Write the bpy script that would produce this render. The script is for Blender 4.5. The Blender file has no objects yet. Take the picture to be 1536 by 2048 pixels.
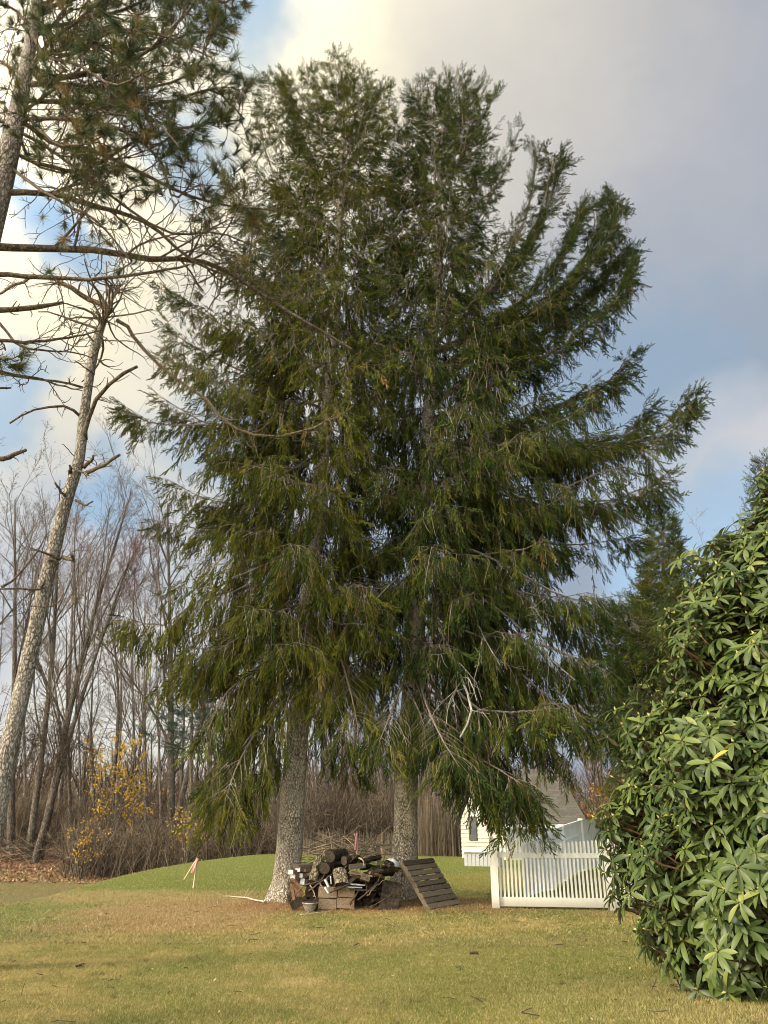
import bpy, math, random
import numpy as np
from mathutils import Vector
R = math.radians
rng = np.random.default_rng(7)
random.seed(7)
sc = bpy.context.scene
COL = sc.collection

# ------------------------------------------------------------------ camera
F = 1537.0
PITCH = R(21.8)
EYE = 1.6
cam = bpy.data.cameras.new('camera')
cam.sensor_fit = 'HORIZONTAL'; cam.sensor_width = 36; cam.lens = 36 * F / 1536
cam.clip_end = 2000; cam.clip_start = 0.05
camo = bpy.data.objects.new('camera', cam); COL.objects.link(camo)
camo.location = (0, 0, EYE); camo.rotation_euler = (R(90) + PITCH, 0, 0)
sc.camera = camo

def D(px, py):
    """direction of a pixel of the 1536x2048 photograph"""
    x = (px - 768) / F; y = -(py - 1024) / F
    return np.array([x, math.cos(PITCH) - y * math.sin(PITCH), math.sin(PITCH) + y * math.cos(PITCH)])
def P(px, py, Y):
    d = D(px, py); return np.array([0, 0, EYE]) + d * (Y / d[1])

# ------------------------------------------------------------------ world, sun, exposure
SUN_EL, SUN_AZ = 31, -110          # azimuth measured from +Y towards +X: behind and to the left
w = bpy.data.worlds.new('World'); sc.world = w; w.use_nodes = True
nt = w.node_tree; N = nt.nodes; L = nt.links; N.clear()
def nd(t, **k):
    n = N.new(t)
    for a, b in k.items(): setattr(n, a, b)
    return n
def math_(op, a, b=None, c=None, clamp=False):
    n = nd('ShaderNodeMath', operation=op); n.use_clamp = clamp
    for i, v in enumerate((a, b, c)):
        if v is None: continue
        if isinstance(v, (int, float)): n.inputs[i].default_value = v
        else: L.new(v, n.inputs[i])
    return n.outputs[0]
def mixc(f, a, b):
    n = nd('ShaderNodeMix', data_type='RGBA')
    for s, v in ((0, f), (6, a), (7, b)):
        if isinstance(v, (int, float)): n.inputs[s].default_value = v
        elif isinstance(v, tuple): n.inputs[s].default_value = v + (1,)
        else: L.new(v, n.inputs[s])
    return n.outputs[2]
tc = nd('ShaderNodeTexCoord')
nrm = nd('ShaderNodeVectorMath', operation='NORMALIZE'); L.new(tc.outputs['Generated'], nrm.inputs[0])
d_ = nrm.outputs[0]
# warp the direction a little so cloud banks get ragged edges
wn = nd('ShaderNodeTexNoise'); wn.inputs['Scale'].default_value = 2.6; wn.inputs['Detail'].default_value = 5; wn.inputs['Roughness'].default_value = .55
L.new(d_, wn.inputs['Vector'])
ws = nd('ShaderNodeVectorMath', operation='SUBTRACT'); L.new(wn.outputs['Color'], ws.inputs[0]); ws.inputs[1].default_value = (.5, .5, .5)
wm = nd('ShaderNodeVectorMath', operation='SCALE'); L.new(ws.outputs[0], wm.inputs[0]); wm.inputs['Scale'].default_value = .42
wa = nd('ShaderNodeVectorMath', operation='ADD'); L.new(d_, wa.inputs[0]); L.new(wm.outputs[0], wa.inputs[1])
wz = nd('ShaderNodeVectorMath', operation='NORMALIZE'); L.new(wa.outputs[0], wz.inputs[0])
dw = wz.outputs[0]
def blob(px, py, r_in, r_out, vec=None, warped=True):
    """1 within r_in degrees of a compass direction of the sky, 0 beyond r_out degrees"""
    v = D(px, py) if vec is None else np.array(vec, float)
    v = v / np.linalg.norm(v)
    n = nd('ShaderNodeVectorMath', operation='DOT_PRODUCT')
    L.new(dw if warped else d_, n.inputs[0]); n.inputs[1].default_value = tuple(v)
    m = nd('ShaderNodeMapRange', interpolation_type='SMOOTHSTEP')
    L.new(n.outputs['Value'], m.inputs['Value'])
    m.inputs['From Min'].default_value = math.cos(R(r_out)); m.inputs['From Max'].default_value = math.cos(R(r_in))
    return m.outputs[0]
def vmax(*a):
    o = a[0]
    for b in a[1:]: o = math_('MAXIMUM', o, b)
    return o
cn = nd('ShaderNodeTexNoise'); cn.inputs['Scale'].default_value = 3.2; cn.inputs['Detail'].default_value = 7; cn.inputs['Roughness'].default_value = .5
L.new(dw, cn.inputs['Vector'])
cnoise = math_('SUBTRACT', cn.outputs['Fac'], .5)
sky = nd('ShaderNodeTexSky', sky_type='NISHITA'); sky.sun_disc = False
sky.sun_elevation = R(SUN_EL); sky.sun_rotation = R(SUN_AZ)
skys = nd('ShaderNodeVectorMath', operation='SCALE'); L.new(sky.outputs[0], skys.inputs[0]); skys.inputs['Scale'].default_value = .13
cream, white, slate, mauve = (1.0, .91, .68), (.80, .80, .80), (.36, .43, .53), (.50, .48, .48)
warm = vmax(blob(700, -40, 4, 25), blob(160, 830, 5, 19), math_('MULTIPLY', blob(300, 560, 7, 20), .9), math_('MULTIPLY', blob(120, 300, 6, 20), .85), blob(0, 0, 25, 70, vec=(-.6, -.5, .6)))
gl = blob(160, 850, 2, 15)
c = mixc(math_('ADD', warm, math_('MULTIPLY', cnoise, .5), clamp=True), slate, cream)
c = mixc(math_('MULTIPLY', blob(1180, 170, 2, 17), .7), c, (.53, .52, .54))
c = mixc(math_('MULTIPLY', vmax(blob(1480, 960, 3, 9), math_('MULTIPLY', blob(600, 700, 3, 15), .7)), .8), c, (.70, .70, .72))
c = mixc(math_('MULTIPLY', blob(200, 1180, 4, 15), .8), c, (.50, .57, .70))
c = mixc(math_('MULTIPLY', blob(330, 1460, 4, 14), .8), c, (.86, .84, .76))
blue = vmax(math_('MULTIPLY', blob(450, 40, .5, 4.2), .8), math_('MULTIPLY', blob(330, 290, .5, 4), .75), math_('MULTIPLY', blob(1440, 1090, 3, 8), .8), math_('MULTIPLY', blob(260, 960, 1, 4), .9), math_('MULTIPLY', blob(1280, 780, 2, 8), .45), math_('MULTIPLY', blob(90, 465, .5, 3.2), .8), math_('MULTIPLY', blob(70, 810, 1, 4), .8), math_('MULTIPLY', blob(470, 870, 1, 5), .7))
bl = math_('MULTIPLY', blue, math_('ADD', 1.0, math_('MULTIPLY', cnoise, 1.5)), clamp=True)
skyb = nd('ShaderNodeVectorMath', operation='ADD'); L.new(skys.outputs[0], skyb.inputs[0]); skyb.inputs[1].default_value = (.15, .23, .26)
c = mixc(bl, c, skyb.outputs[0])
fill_glow = blob(0, 0, 20, 95, vec=(-.62, -.62, .50), warped=False)   # unseen sky brightening added behind the camera, sunward, to light the fronts
shade = math_('MULTIPLY', math_('ADD', 1.0, math_('MULTIPLY', cnoise, .40)), math_('ADD', 1.0, math_('MULTIPLY', fill_glow, 3.3)))
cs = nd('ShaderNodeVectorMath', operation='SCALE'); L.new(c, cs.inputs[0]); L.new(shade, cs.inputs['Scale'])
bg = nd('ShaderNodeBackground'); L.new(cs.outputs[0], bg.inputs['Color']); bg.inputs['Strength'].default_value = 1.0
out = nd('ShaderNodeOutputWorld'); L.new(bg.outputs[0], out.inputs['Surface'])

sun = bpy.data.lights.new('sun', 'SUN'); sun.energy = 5.0; sun.angle = R(13); sun.color = (1.0, .86, .66)
so = bpy.data.objects.new('sun', sun); COL.objects.link(so)
sd = Vector((math.sin(R(SUN_AZ)) * math.cos(R(SUN_EL)), math.cos(R(SUN_AZ)) * math.cos(R(SUN_EL)), math.sin(R(SUN_EL))))
so.rotation_euler = sd.to_track_quat('Z', 'Y').to_euler(); so.location = sd * 50
vs = sc.view_settings; vs.view_transform = 'Standard'; vs.look = 'None'; vs.exposure = 0.0; vs.gamma = 1.0
sc.cycles.pixel_filter_type = 'BLACKMAN_HARRIS'; sc.cycles.filter_width = 1.0
sc.cycles.max_bounces = 6; sc.cycles.transparent_max_bounces = 4

# ------------------------------------------------------------------ mesh helpers
class Geo:
    def __init__(s): s.V = []; s.T = []; s.Q = []; s.A = []; s.n = 0
    def add(s, V, T=None, Q=None, a=0.5):
        V = np.asarray(V, float).reshape(-1, 3); k = len(V)
        if T is not None and len(T): s.T.append(np.asarray(T).reshape(-1, 3) + s.n)
        if Q is not None and len(Q): s.Q.append(np.asarray(Q).reshape(-1, 4) + s.n)
        s.V.append(V); s.A.append(np.broadcast_to(np.asarray(a, float), (k,)).copy()); s.n += k
        return s
    def inst(s, tv, tt, tq, M, O, a):
        """copies of a template: M (n,3,3) maps template axes, O (n,3) origins, a (n,)"""
        n = len(O); k = len(tv)
        if n == 0: return
        V = np.einsum('nij,kj->nki', M, tv) + O[:, None, :]
        off = (np.arange(n) * k)[:, None, None]
        s.add(V.reshape(-1, 3), (tt[None] + off) if tt is not None and len(tt) else None,
              (tq[None] + off) if tq is not None and len(tq) else None, np.repeat(a, k))
    def box(s, c, size, ax=None, a=0.5, jit=0.0):
        ax = np.eye(3) if ax is None else np.asarray(ax, float)   # rows = axes
        h = np.array(size) / 2
        sg = np.array([[x, y, z] for z in (-1, 1) for y in (-1, 1) for x in (-1, 1)], float)
        V = (sg * h)
        if jit: V = V + rng.uniform(-jit, jit, V.shape)
        V = V @ ax + np.array(c)
        s.add(V, None, [[0, 2, 3, 1], [4, 5, 7, 6], [0, 1, 5, 4], [2, 6, 7, 3], [0, 4, 6, 2], [1, 3, 7, 5]], a)
        return s
    def tube(s, Pn, Rn, sides=6, a=0.5, cap=False, wob=0.0):
        Pn = np.asarray(Pn, float); Rn = np.asarray(Rn, float)
        if Pn.ndim == 2: Pn = Pn[None]; Rn = np.broadcast_to(Rn, (len(Pn[0]),))[None]
        n, K, _ = Pn.shape
        if n == 0: return s
        Tn = np.gradient(Pn, axis=1); Tn /= np.linalg.norm(Tn, axis=2, keepdims=True) + 1e-9
        ref = np.zeros((n, 1, 3)); m = np.abs(Tn[:, :, 2]).mean(1) > .8
        ref[~m, 0] = (0, 0, 1); ref[m, 0] = (1, 0.1, 0)
        U = np.cross(Tn, ref); U /= np.linalg.norm(U, axis=2, keepdims=True) + 1e-9
        W = np.cross(Tn, U)
        th = np.arange(sides) * 2 * math.pi / sides
        rr = Rn[:, :, None] * np.ones(sides)
        if wob: rr = rr * (1 + rng.uniform(-wob, wob, rr.shape))
        V = Pn[:, :, None] + rr[..., None] * (np.cos(th)[None, None, :, None] * U[:, :, None] + np.sin(th)[None, None, :, None] * W[:, :, None])
        i = np.arange(K - 1)[:, None] * sides; j = np.arange(sides)[None]; j2 = (j + 1) % sides
        q = np.stack([i + j, i + j2, i + sides + j2, i + sides + j], -1).reshape(-1, 4)
        off = (np.arange(n) * K * sides)[:, None, None]
        aa = np.asarray(a, float); aa = np.repeat(aa, K * sides) if aa.ndim else aa
        base = s.n
        s.add(V.reshape(-1, 3), None, (q[None] + off), aa)
        if cap:
            for b in range(n):
                o = base + b * K * sides
                for k0, fl in ((0, True), (K - 1, False)):
                    ctr = Pn[b, k0]; ring = [o + k0 * sides + x for x in range(sides)]
                    s.V.append(ctr[None]); s.A.append(np.array([float(aa.flat[0]) if aa.size else .5])); ci = s.n; s.n += 1
                    s.T.append(np.array([[ci, ring[(x + 1) % sides], ring[x]] if fl else [ci, ring[x], ring[(x + 1) % sides]] for x in range(sides)]))
        return s
    def quad(s, p, a=.5): s.add(p, None, [[0, 1, 2, 3]], a); return s
def build(name, g, mat, parent=None, org=(0, 0, 0), smooth=False, link=True):
    V = np.concatenate(g.V); org = np.array(org, float)
    if parent is not None: org = np.array(parent.location) if parent.parent is None else np.array(parent.matrix_world.translation)
    V = V - org
    T = np.concatenate(g.T) if g.T else np.zeros((0, 3), int); Q = np.concatenate(g.Q) if g.Q else np.zeros((0, 4), int)
    me = bpy.data.meshes.new(name)
    me.vertices.add(len(V)); me.vertices.foreach_set('co', V.astype(np.float32).ravel())
    me.loops.add(T.size + Q.size); me.loops.foreach_set('vertex_index', np.concatenate([T.ravel(), Q.ravel()]).astype(np.int32))
    me.polygons.add(len(T) + len(Q))
    me.polygons.foreach_set('loop_start', np.concatenate([np.arange(len(T)) * 3, T.size + np.arange(len(Q)) * 4]).astype(np.int32))
    me.polygons.foreach_set('use_smooth', np.full(len(T) + len(Q), bool(smooth)))
    at = me.attributes.new('var', 'FLOAT', 'POINT'); at.data.foreach_set('value', np.concatenate(g.A).astype(np.float32))
    me.update(calc_edges=True)
    me.materials.append(mat)
    o = bpy.data.objects.new(name, me); COL.objects.link(o)
    if parent is not None: o.parent = parent
    else: o.location = org
    return o
def tag(o, label, cat, group=None, kind=None):
    o['label'] = label
    if cat: o['category'] = cat
    if group: o['group'] = group
    if kind: o['kind'] = kind
    return o
def struct(o, label=None):
    o['kind'] = 'structure'
    if label: o['label'] = label
    return o
def thing(name, label, cat, loc, group=None):
    o = bpy.data.objects.new(name, None); COL.objects.link(o); o.location = loc; o.empty_display_size = .2
    return tag(o, label, cat, group)
def one(name, label, cat, g, mat, org, group=None, smooth=False):
    return tag(build(name, g, mat, org=org, smooth=smooth), label, cat, group)
def copy_tree(o, parent=None):
    c_ = o.copy(); COL.objects.link(c_); c_.parent = parent
    for ch in list(o.children): copy_tree(ch, c_)
    return c_
def unit(v): return v / (np.linalg.norm(v, axis=-1, keepdims=True) + 1e-9)
def frames(d, roll=None, up=(0, 0, 1)):
    """(n,3,3) matrices whose columns are x=d, y=side, z=normal"""
    d = unit(d); n = len(d)
    ref = np.tile(np.array(up, float), (n, 1)); bad = np.abs(d @ np.array(up, float)) > .97; ref[bad] = (1, .2, 0)
    y = unit(np.cross(ref, d)); z = np.cross(d, y)
    if roll is not None:
        c1, s1 = np.cos(roll)[:, None], np.sin(roll)[:, None]
        y, z = y * c1 + z * s1, z * c1 - y * s1
    return np.stack([d, y, z], -1)
def rotz(a): return np.array([[math.cos(a), math.sin(a), 0], [-math.sin(a), math.cos(a), 0], [0, 0, 1.]])
def rotmat(rx=0, ry=0, rz=0):
    from mathutils import Euler
    return np.array(Euler((rx, ry, rz)).to_matrix()).T
def smooth_poly(pts, K):
    """Catmull-Rom through points, K samples"""
    p = np.asarray(pts, float); n = len(p)
    if n == 2: t = np.linspace(0, 1, K)[:, None]; return p[0] * (1 - t) + p[1] * t
    e = np.vstack([2 * p[0] - p[1], p, 2 * p[-1] - p[-2]])
    u = np.linspace(0, n - 1, K); i = np.minimum(u.astype(int), n - 2); t = (u - i)[:, None]
    a, b, c1, d1 = e[i], e[i + 1], e[i + 2], e[i + 3]
    return .5 * (2 * b + (c1 - a) * t + (2 * a - 5 * b + 4 * c1 - d1) * t ** 2 + (3 * b - a - 3 * c1 + d1) * t ** 3)
def at_t(Pn, t):
    """points and tangents on polylines Pn (n,K,3) at fractions t (n,m)"""
    n, K, _ = Pn.shape; u = np.clip(t, 0, .9999) * (K - 1); i = u.astype(int); f = (u - i)[..., None]
    r = np.arange(n)[:, None]
    A, B = Pn[r, i], Pn[r, i + 1]
    return A * (1 - f) + B * f, unit(B - A)
def lens(Pn): return np.linalg.norm(np.diff(Pn, axis=1), axis=2).sum(1)
def walk(o, d, Ln, K, up=0., curl=.2, down_end=0.):
    """grow curved polylines from origins o (n,3), directions d, lengths Ln"""
    n = len(o); pts = [o]; d = unit(d); st = (Ln / (K - 1))[:, None]
    bend = rng.normal(0, curl, (n, 3))
    for k in range(K - 1):
        d = unit(d + bend * .5 + rng.normal(0, curl * .5, (n, 3)) + np.array([0, 0, up - down_end * (k / (K - 1))]))
        pts.append(pts[-1] + d * st)
    return np.stack(pts, 1)
def grow(Pn, Rn, n, ratio, ang, K, up=0., curl=.2, tmin=.2, tmax=1., rr=.6, rmin=.004, tip=.4, minlen=.05):
    m = len(Pn); t = rng.uniform(tmin, tmax, (m, n)); p, tg = at_t(Pn, t)
    Ls = lens(Pn)[:, None] * ratio * rng.uniform(.55, 1.2, (m, n)) * (1.15 - .6 * t)
    rp = np.take_along_axis(Rn, np.minimum((t * (Rn.shape[1] - 1)).astype(int), Rn.shape[1] - 1), 1)
    p = p.reshape(-1, 3); tg = tg.reshape(-1, 3)
    perp = unit(np.cross(tg, rng.normal(size=tg.shape)))
    a = R(ang) * rng.uniform(.7, 1.25, (len(tg), 1))
    d = np.cos(a) * tg + np.sin(a) * perp
    Lc = np.maximum(Ls.ravel(), minlen)
    C = walk(p, d, Lc, K, up, curl)
    r0 = np.maximum(rp.ravel() * rr, rmin)[:, None]
    return C, np.maximum(r0 * np.linspace(1, tip, K)[None], rmin * .6)

# ------------------------------------------------------------------ materials
def mat_new(name):
    m = bpy.data.materials.new(name); m.use_nodes = True; t = m.node_tree; t.nodes.clear(); return m, t
class NT:
    def __init__(s, t): s.t = t
    def n(s, ty, **k):
        n = s.t.nodes.new(ty)
        for a, b in k.items(): setattr(n, a, b)
        return n
    def l(s, a, b): s.t.links.new(a, b)
    def m(s, op, a, b=None, clamp=False):
        n = s.n('ShaderNodeMath', operation=op); n.use_clamp = clamp
        for i, v in enumerate((a, b)):
            if v is None: continue
            if isinstance(v, (int, float)): n.inputs[i].default_value = v
            else: s.l(v, n.inputs[i])
        return n.outputs[0]
    def mix(s, f, a, b, bt='MIX'):
        n = s.n('ShaderNodeMix', data_type='RGBA', blend_type=bt)
        for i, v in ((0, f), (6, a), (7, b)):
            if isinstance(v, (int, float)): n.inputs[i].default_value = v
            elif isinstance(v, tuple): n.inputs[i].default_value = v[:3] + (1,)
            else: s.l(v, n.inputs[i])
        return n.outputs[2]
    def noise(s, vec, scale, det=4, rough=.5, stretch=None):
        if stretch:
            mp = s.n('ShaderNodeMapping'); mp.inputs['Scale'].default_value = stretch; s.l(vec, mp.inputs['Vector']); vec = mp.outputs[0]
        n = s.n('ShaderNodeTexNoise'); n.inputs['Scale'].default_value = scale; n.inputs['Detail'].default_value = det; n.inputs['Roughness'].default_value = rough
        s.l(vec, n.inputs['Vector']); return n.outputs['Fac']
    def ramp(s, f, stops, interp='LINEAR'):
        n = s.n('ShaderNodeValToRGB'); cr = n.color_ramp; cr.interpolation = interp
        while len(cr.elements) < len(stops): cr.elements.new(.5)
        for e, (p, c_) in zip(cr.elements, stops): e.position = p; e.color = tuple(c_[:3]) + (1,)
        s.l(f, n.inputs[0]); return n.outputs[0]
    def rng_(s, v, a, b, c_=0., d=1., smooth=True):
        n = s.n('ShaderNodeMapRange', interpolation_type='SMOOTHSTEP' if smooth else 'LINEAR')
        s.l(v, n.inputs['Value'])
        for k, x in (('From Min', a), ('From Max', b), ('To Min', c_), ('To Max', d)): n.inputs[k].default_value = x
        return n.outputs[0]
def finish(q, col, rough=.8, bump=None, bd=.01, spec=.3, trans=0., bs=1.):
    b = q.n('ShaderNodeBsdfPrincipled')
    if isinstance(col, tuple): b.inputs['Base Color'].default_value = col + (1,)
    else: q.l(col, b.inputs['Base Color'])
    if isinstance(rough, float): b.inputs['Roughness'].default_value = rough
    else: q.l(rough, b.inputs['Roughness'])
    b.inputs['Specular IOR Level'].default_value = spec
    if bump is not None:
        bn = q.n('ShaderNodeBump'); bn.inputs['Distance'].default_value = bd; bn.inputs['Strength'].default_value = bs; q.l(bump, bn.inputs['Height']); q.l(bn.outputs[0], b.inputs['Normal'])
    o = q.n('ShaderNodeOutputMaterial'); sh = b.outputs[0]
    if trans:
        tr = q.n('ShaderNodeBsdfTranslucent')
        if isinstance(col, tuple): tr.inputs[0].default_value = col + (1,)
        else: q.l(col, tr.inputs[0])
        mx = q.n('ShaderNodeMixShader'); mx.inputs[0].default_value = trans; q.l(b.outputs[0], mx.inputs[1]); q.l(tr.outputs[0], mx.inputs[2]); sh = mx.outputs[0]
    q.l(sh, o.inputs['Surface'])
def var_ramp(name, stops, rough=.7, trans=0., spec=.3, posn=0.0, pscale=.5):
    """colour picked per twig / leaf from its own random value plus slow drift through the crown"""
    m, t = mat_new(name); q = NT(t)
    at = q.n('ShaderNodeAttribute', attribute_name='var'); v = at.outputs['Fac']
    if posn:
        ge = q.n('ShaderNodeNewGeometry'); no = q.noise(ge.outputs['Position'], pscale, 3)
        v = q.m('ADD', v, q.m('MULTIPLY', q.m('SUBTRACT', no, .5), posn), clamp=True)
    finish(q, q.ramp(v, stops), rough, spec=spec, trans=trans); return m
def bark(name, dark, light, scale=18, stretch=(1, 1, .35), bd=.02, lichen=0., rough=.95):
    m, t = mat_new(name); q = NT(t); ge = q.n('ShaderNodeNewGeometry'); p = ge.outputs['Position']
    mp = q.n('ShaderNodeMapping'); mp.inputs['Scale'].default_value = stretch; q.l(p, mp.inputs['Vector'])
    vo = q.n('ShaderNodeTexVoronoi'); vo.feature = 'DISTANCE_TO_EDGE'; vo.inputs['Scale'].default_value = scale
    wv = q.n('ShaderNodeTexNoise'); wv.inputs['Scale'].default_value = scale * .6; wv.inputs['Detail'].default_value = 4; q.l(mp.outputs[0], wv.inputs['Vector'])
    ad = q.n('ShaderNodeVectorMath', operation='ADD'); sc_ = q.n('ShaderNodeVectorMath', operation='SCALE'); q.l(wv.outputs['Color'], sc_.inputs[0]); sc_.inputs['Scale'].default_value = 2.6 / scale
    q.l(mp.outputs[0], ad.inputs[0]); q.l(sc_.outputs[0], ad.inputs[1]); q.l(ad.outputs[0], vo.inputs['Vector'])
    e = q.rng_(vo.outputs['Distance'], 0, .30)
    n1 = q.noise(p, scale * 1.1, 6, .75); n2 = q.noise(p, 3.2, 5, .65, (1, 1, .35))
    f = q.m('MULTIPLY', q.m('ADD', q.m('MULTIPLY', e, .38), q.m('MULTIPLY', n1, .72)), q.m('ADD', .35, q.m('MULTIPLY', n2, 1.2)), clamp=True)
    col = q.ramp(f, [(.30, dark), (.56, light)])
    if lichen:
        n3 = q.noise(p, 7, 6, .7); lm = q.rng_(n3, .54, .66)
        col = q.mix(q.m('MULTIPLY', lm, lichen), col, (.46, .48, .42))
    finish(q, col, rough, bump=q.m('ADD', e, n1), bd=bd, spec=.15); return m
def plain(name, c1, c2, scale=6, rough=.7, spec=.3, bd=.002, stretch=None, contrast=(.35, .65), det=5):
    m, t = mat_new(name); q = NT(t)
    ge = q.n('ShaderNodeNewGeometry'); at = q.n('ShaderNodeAttribute', attribute_name='var')
    n = q.noise(ge.outputs['Position'], scale, det, .6, stretch); v = q.m('ADD', n, q.m('MULTIPLY', q.m('SUBTRACT', at.outputs['Fac'], .5), .3))
    finish(q, q.ramp(v, [(contrast[0], c1), (contrast[1], c2)]), rough, bump=n, bd=bd, spec=spec); return m

M = {}
M['spruce_bark'] = bark('spruce_bark', (.10, .078, .06), (.76, .67, .55), 27, (1, 1, .6), .03, .45)
M['pine_bark'] = bark('pine_bark', (.10, .082, .072), (.43, .385, .345), 27, (1, 1, .42), .02, .2)
M['limb_bark'] = bark('limb_bark', (.07, .056, .045), (.28, .235, .19), 26, (1, 1, 1), .008, .35)
M['pine_limb'] = bark('pine_limb', (.045, .034, .028), (.20, .15, .115), 26, (1, 1, 1), .008, .2)
M['pale_limb'] = bark('pale_limb', (.14, .13, .115), (.50, .48, .43), 30, (1, 1, 1), .006, .5)
M['orange_limb'] = bark('orange_limb', (.09, .065, .05), (.33, .25, .18), 26, (1, 1, 1), .008, .1)
M['wood_bark'] = bark('wood_bark', (.040, .033, .028), (.17, .145, .12), 12, (1, 1, .3), .02, .3)
M['wood_bark_pale'] = bark('wood_bark_pale', (.07, .058, .05), (.27, .235, .20), 12, (1, 1, .3), .02, .3)
M['bare_twigs'] = var_ramp('bare_twigs', [(0, (.065, .053, .045)), (.5, (.135, .112, .094)), (1, (.26, .22, .185))], .9, spec=.1)
M['red_twigs'] = var_ramp('red_twigs', [(0, (.075, .050, .045)), (.5, (.16, .10, .09)), (1, (.26, .17, .15))], .9, spec=.1)
M['brush_twigs'] = var_ramp('brush_twigs', [(0, (.036, .028, .023)), (.5, (.095, .073, .058)), (1, (.30, .24, .18))], .95, spec=.05)
M['needles'] = var_ramp('spruce_needles', [(0, (.028, .044, .010)), (.3, (.062, .078, .013)), (.6, (.115, .118, .017)), (.85, (.170, .152, .026)), (1, (.21, .145, .05))], .8, .20, .08, .9, .45)
M['needles_dark'] = var_ramp('spruce_needles_deep', [(0, (.022, .040, .012)), (.4, (.048, .070, .016)), (.7, (.094, .106, .017)), (.9, (.145, .138, .024)), (1, (.18, .135, .045))], .8, .20, .08, .9, .45)
M['needles_tip'] = var_ramp('spruce_shoots', [(0, (.05, .09, .04)), (1, (.09, .12, .045))], .6, .12)
M['threads'] = var_ramp('spruce_threads', [(0, (.07, .055, .038)), (.6, (.15, .12, .075)), (1, (.30, .26, .19))], .95, spec=.05)
M['pine_needles'] = var_ramp('pine_needles', [(0, (.034, .058, .030)), (.4, (.080, .098, .036)), (.7, (.16, .145, .046)), (1, (.32, .19, .08))], .6, .15, .2, .6, 1.2)
M['bg_needles'] = var_ramp('background_needles', [(0, (.018, .040, .030)), (1, (.050, .080, .045))], .7, .1)
M['cedar'] = var_ramp('cedar_needles', [(0, (.04, .05, .014)), (.6, (.10, .10, .025)), (1, (.20, .16, .05))], .7, .12)
M['cone'] = plain('cone', (.035, .024, .016), (.10, .065, .04), 60)
M['yellow_leaf'] = var_ramp('yellow_leaf', [(0, (.42, .24, .02)), (.6, (.62, .40, .04)), (1, (.66, .50, .12))], .6, .35)
M['orange_leaf'] = var_ramp('orange_leaf', [(0, (.30, .12, .02)), (1, (.52, .28, .05))], .6, .3)
M['litter'] = var_ramp('leaf_litter', [(0, (.12, .062, .032)), (.5, (.24, .13, .075)), (1, (.46, .33, .21))], .9, .1)

# ------------------------------------------------------------------ ground
_edge = []
for px, py in ((-420, 1872), (-200, 1842), (0, 1815), (100, 1795), (200, 1766), (300, 1741), (400, 1723), (500, 1712), (600, 1706), (760, 1707), (930, 1715), (985, 1721)):
    d = D(px, py); t_ = -EYE / d[2]; _edge.append((math.atan2(d[0], d[1]), t_ * math.hypot(d[0], d[1])))
_ea = np.array([e[0] for e in _edge]); _er = np.array([e[1] for e in _edge])
def S(x): x = np.clip(x, 0, 1); return x * x * (3 - 2 * x)
def H(X, Y):
    X = np.asarray(X, float); Y = np.asarray(Y, float)
    az = np.arctan2(X, np.maximum(Y, .5)); r = np.hypot(X, Y)
    e = np.interp(az, _ea, _er); e = np.where(az > .2, e + (az - .2) * 40, e)
    left = S((.02 - az) / .35)
    h = -(0.35 + .75 * left) * S((r - e) / 7) * (Y > 0)
    h = h + np.where(Y > 42, np.minimum((Y - 42) * .12, 1.8) * left + np.minimum((Y - 42) * .03, .5) * (1 - left), 0)
    h = h + 5.0 * S((Y - 75) / 110) + .02 * np.sin(X * .5 + 1) * np.sin(Y * .43) * S((Y - 4) / 8)
    h = h + .45 * S((X - .5) / 2.0) * S((10 - Y) / 4.5) * (Y > -5)
    # low root mounds under the two spruces
    for cx, cy in ((-2.25, 17.), (.35, 17.3)): h = h + .12 * np.exp(-((X - cx) ** 2 + (Y - cy) ** 2) / 1.3)
    return h
def Hs(x, y): return float(H(np.array([x]), np.array([y]))[0])
def PG(px, py):
    """where a pixel's ray meets the ground"""
    d = D(px, py); t = 1.0
    for k in range(4000):
        p = np.array([0, 0, EYE]) + d * t
        if p[2] <= Hs(p[0], p[1]): break
        t += .05
    return p
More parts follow.
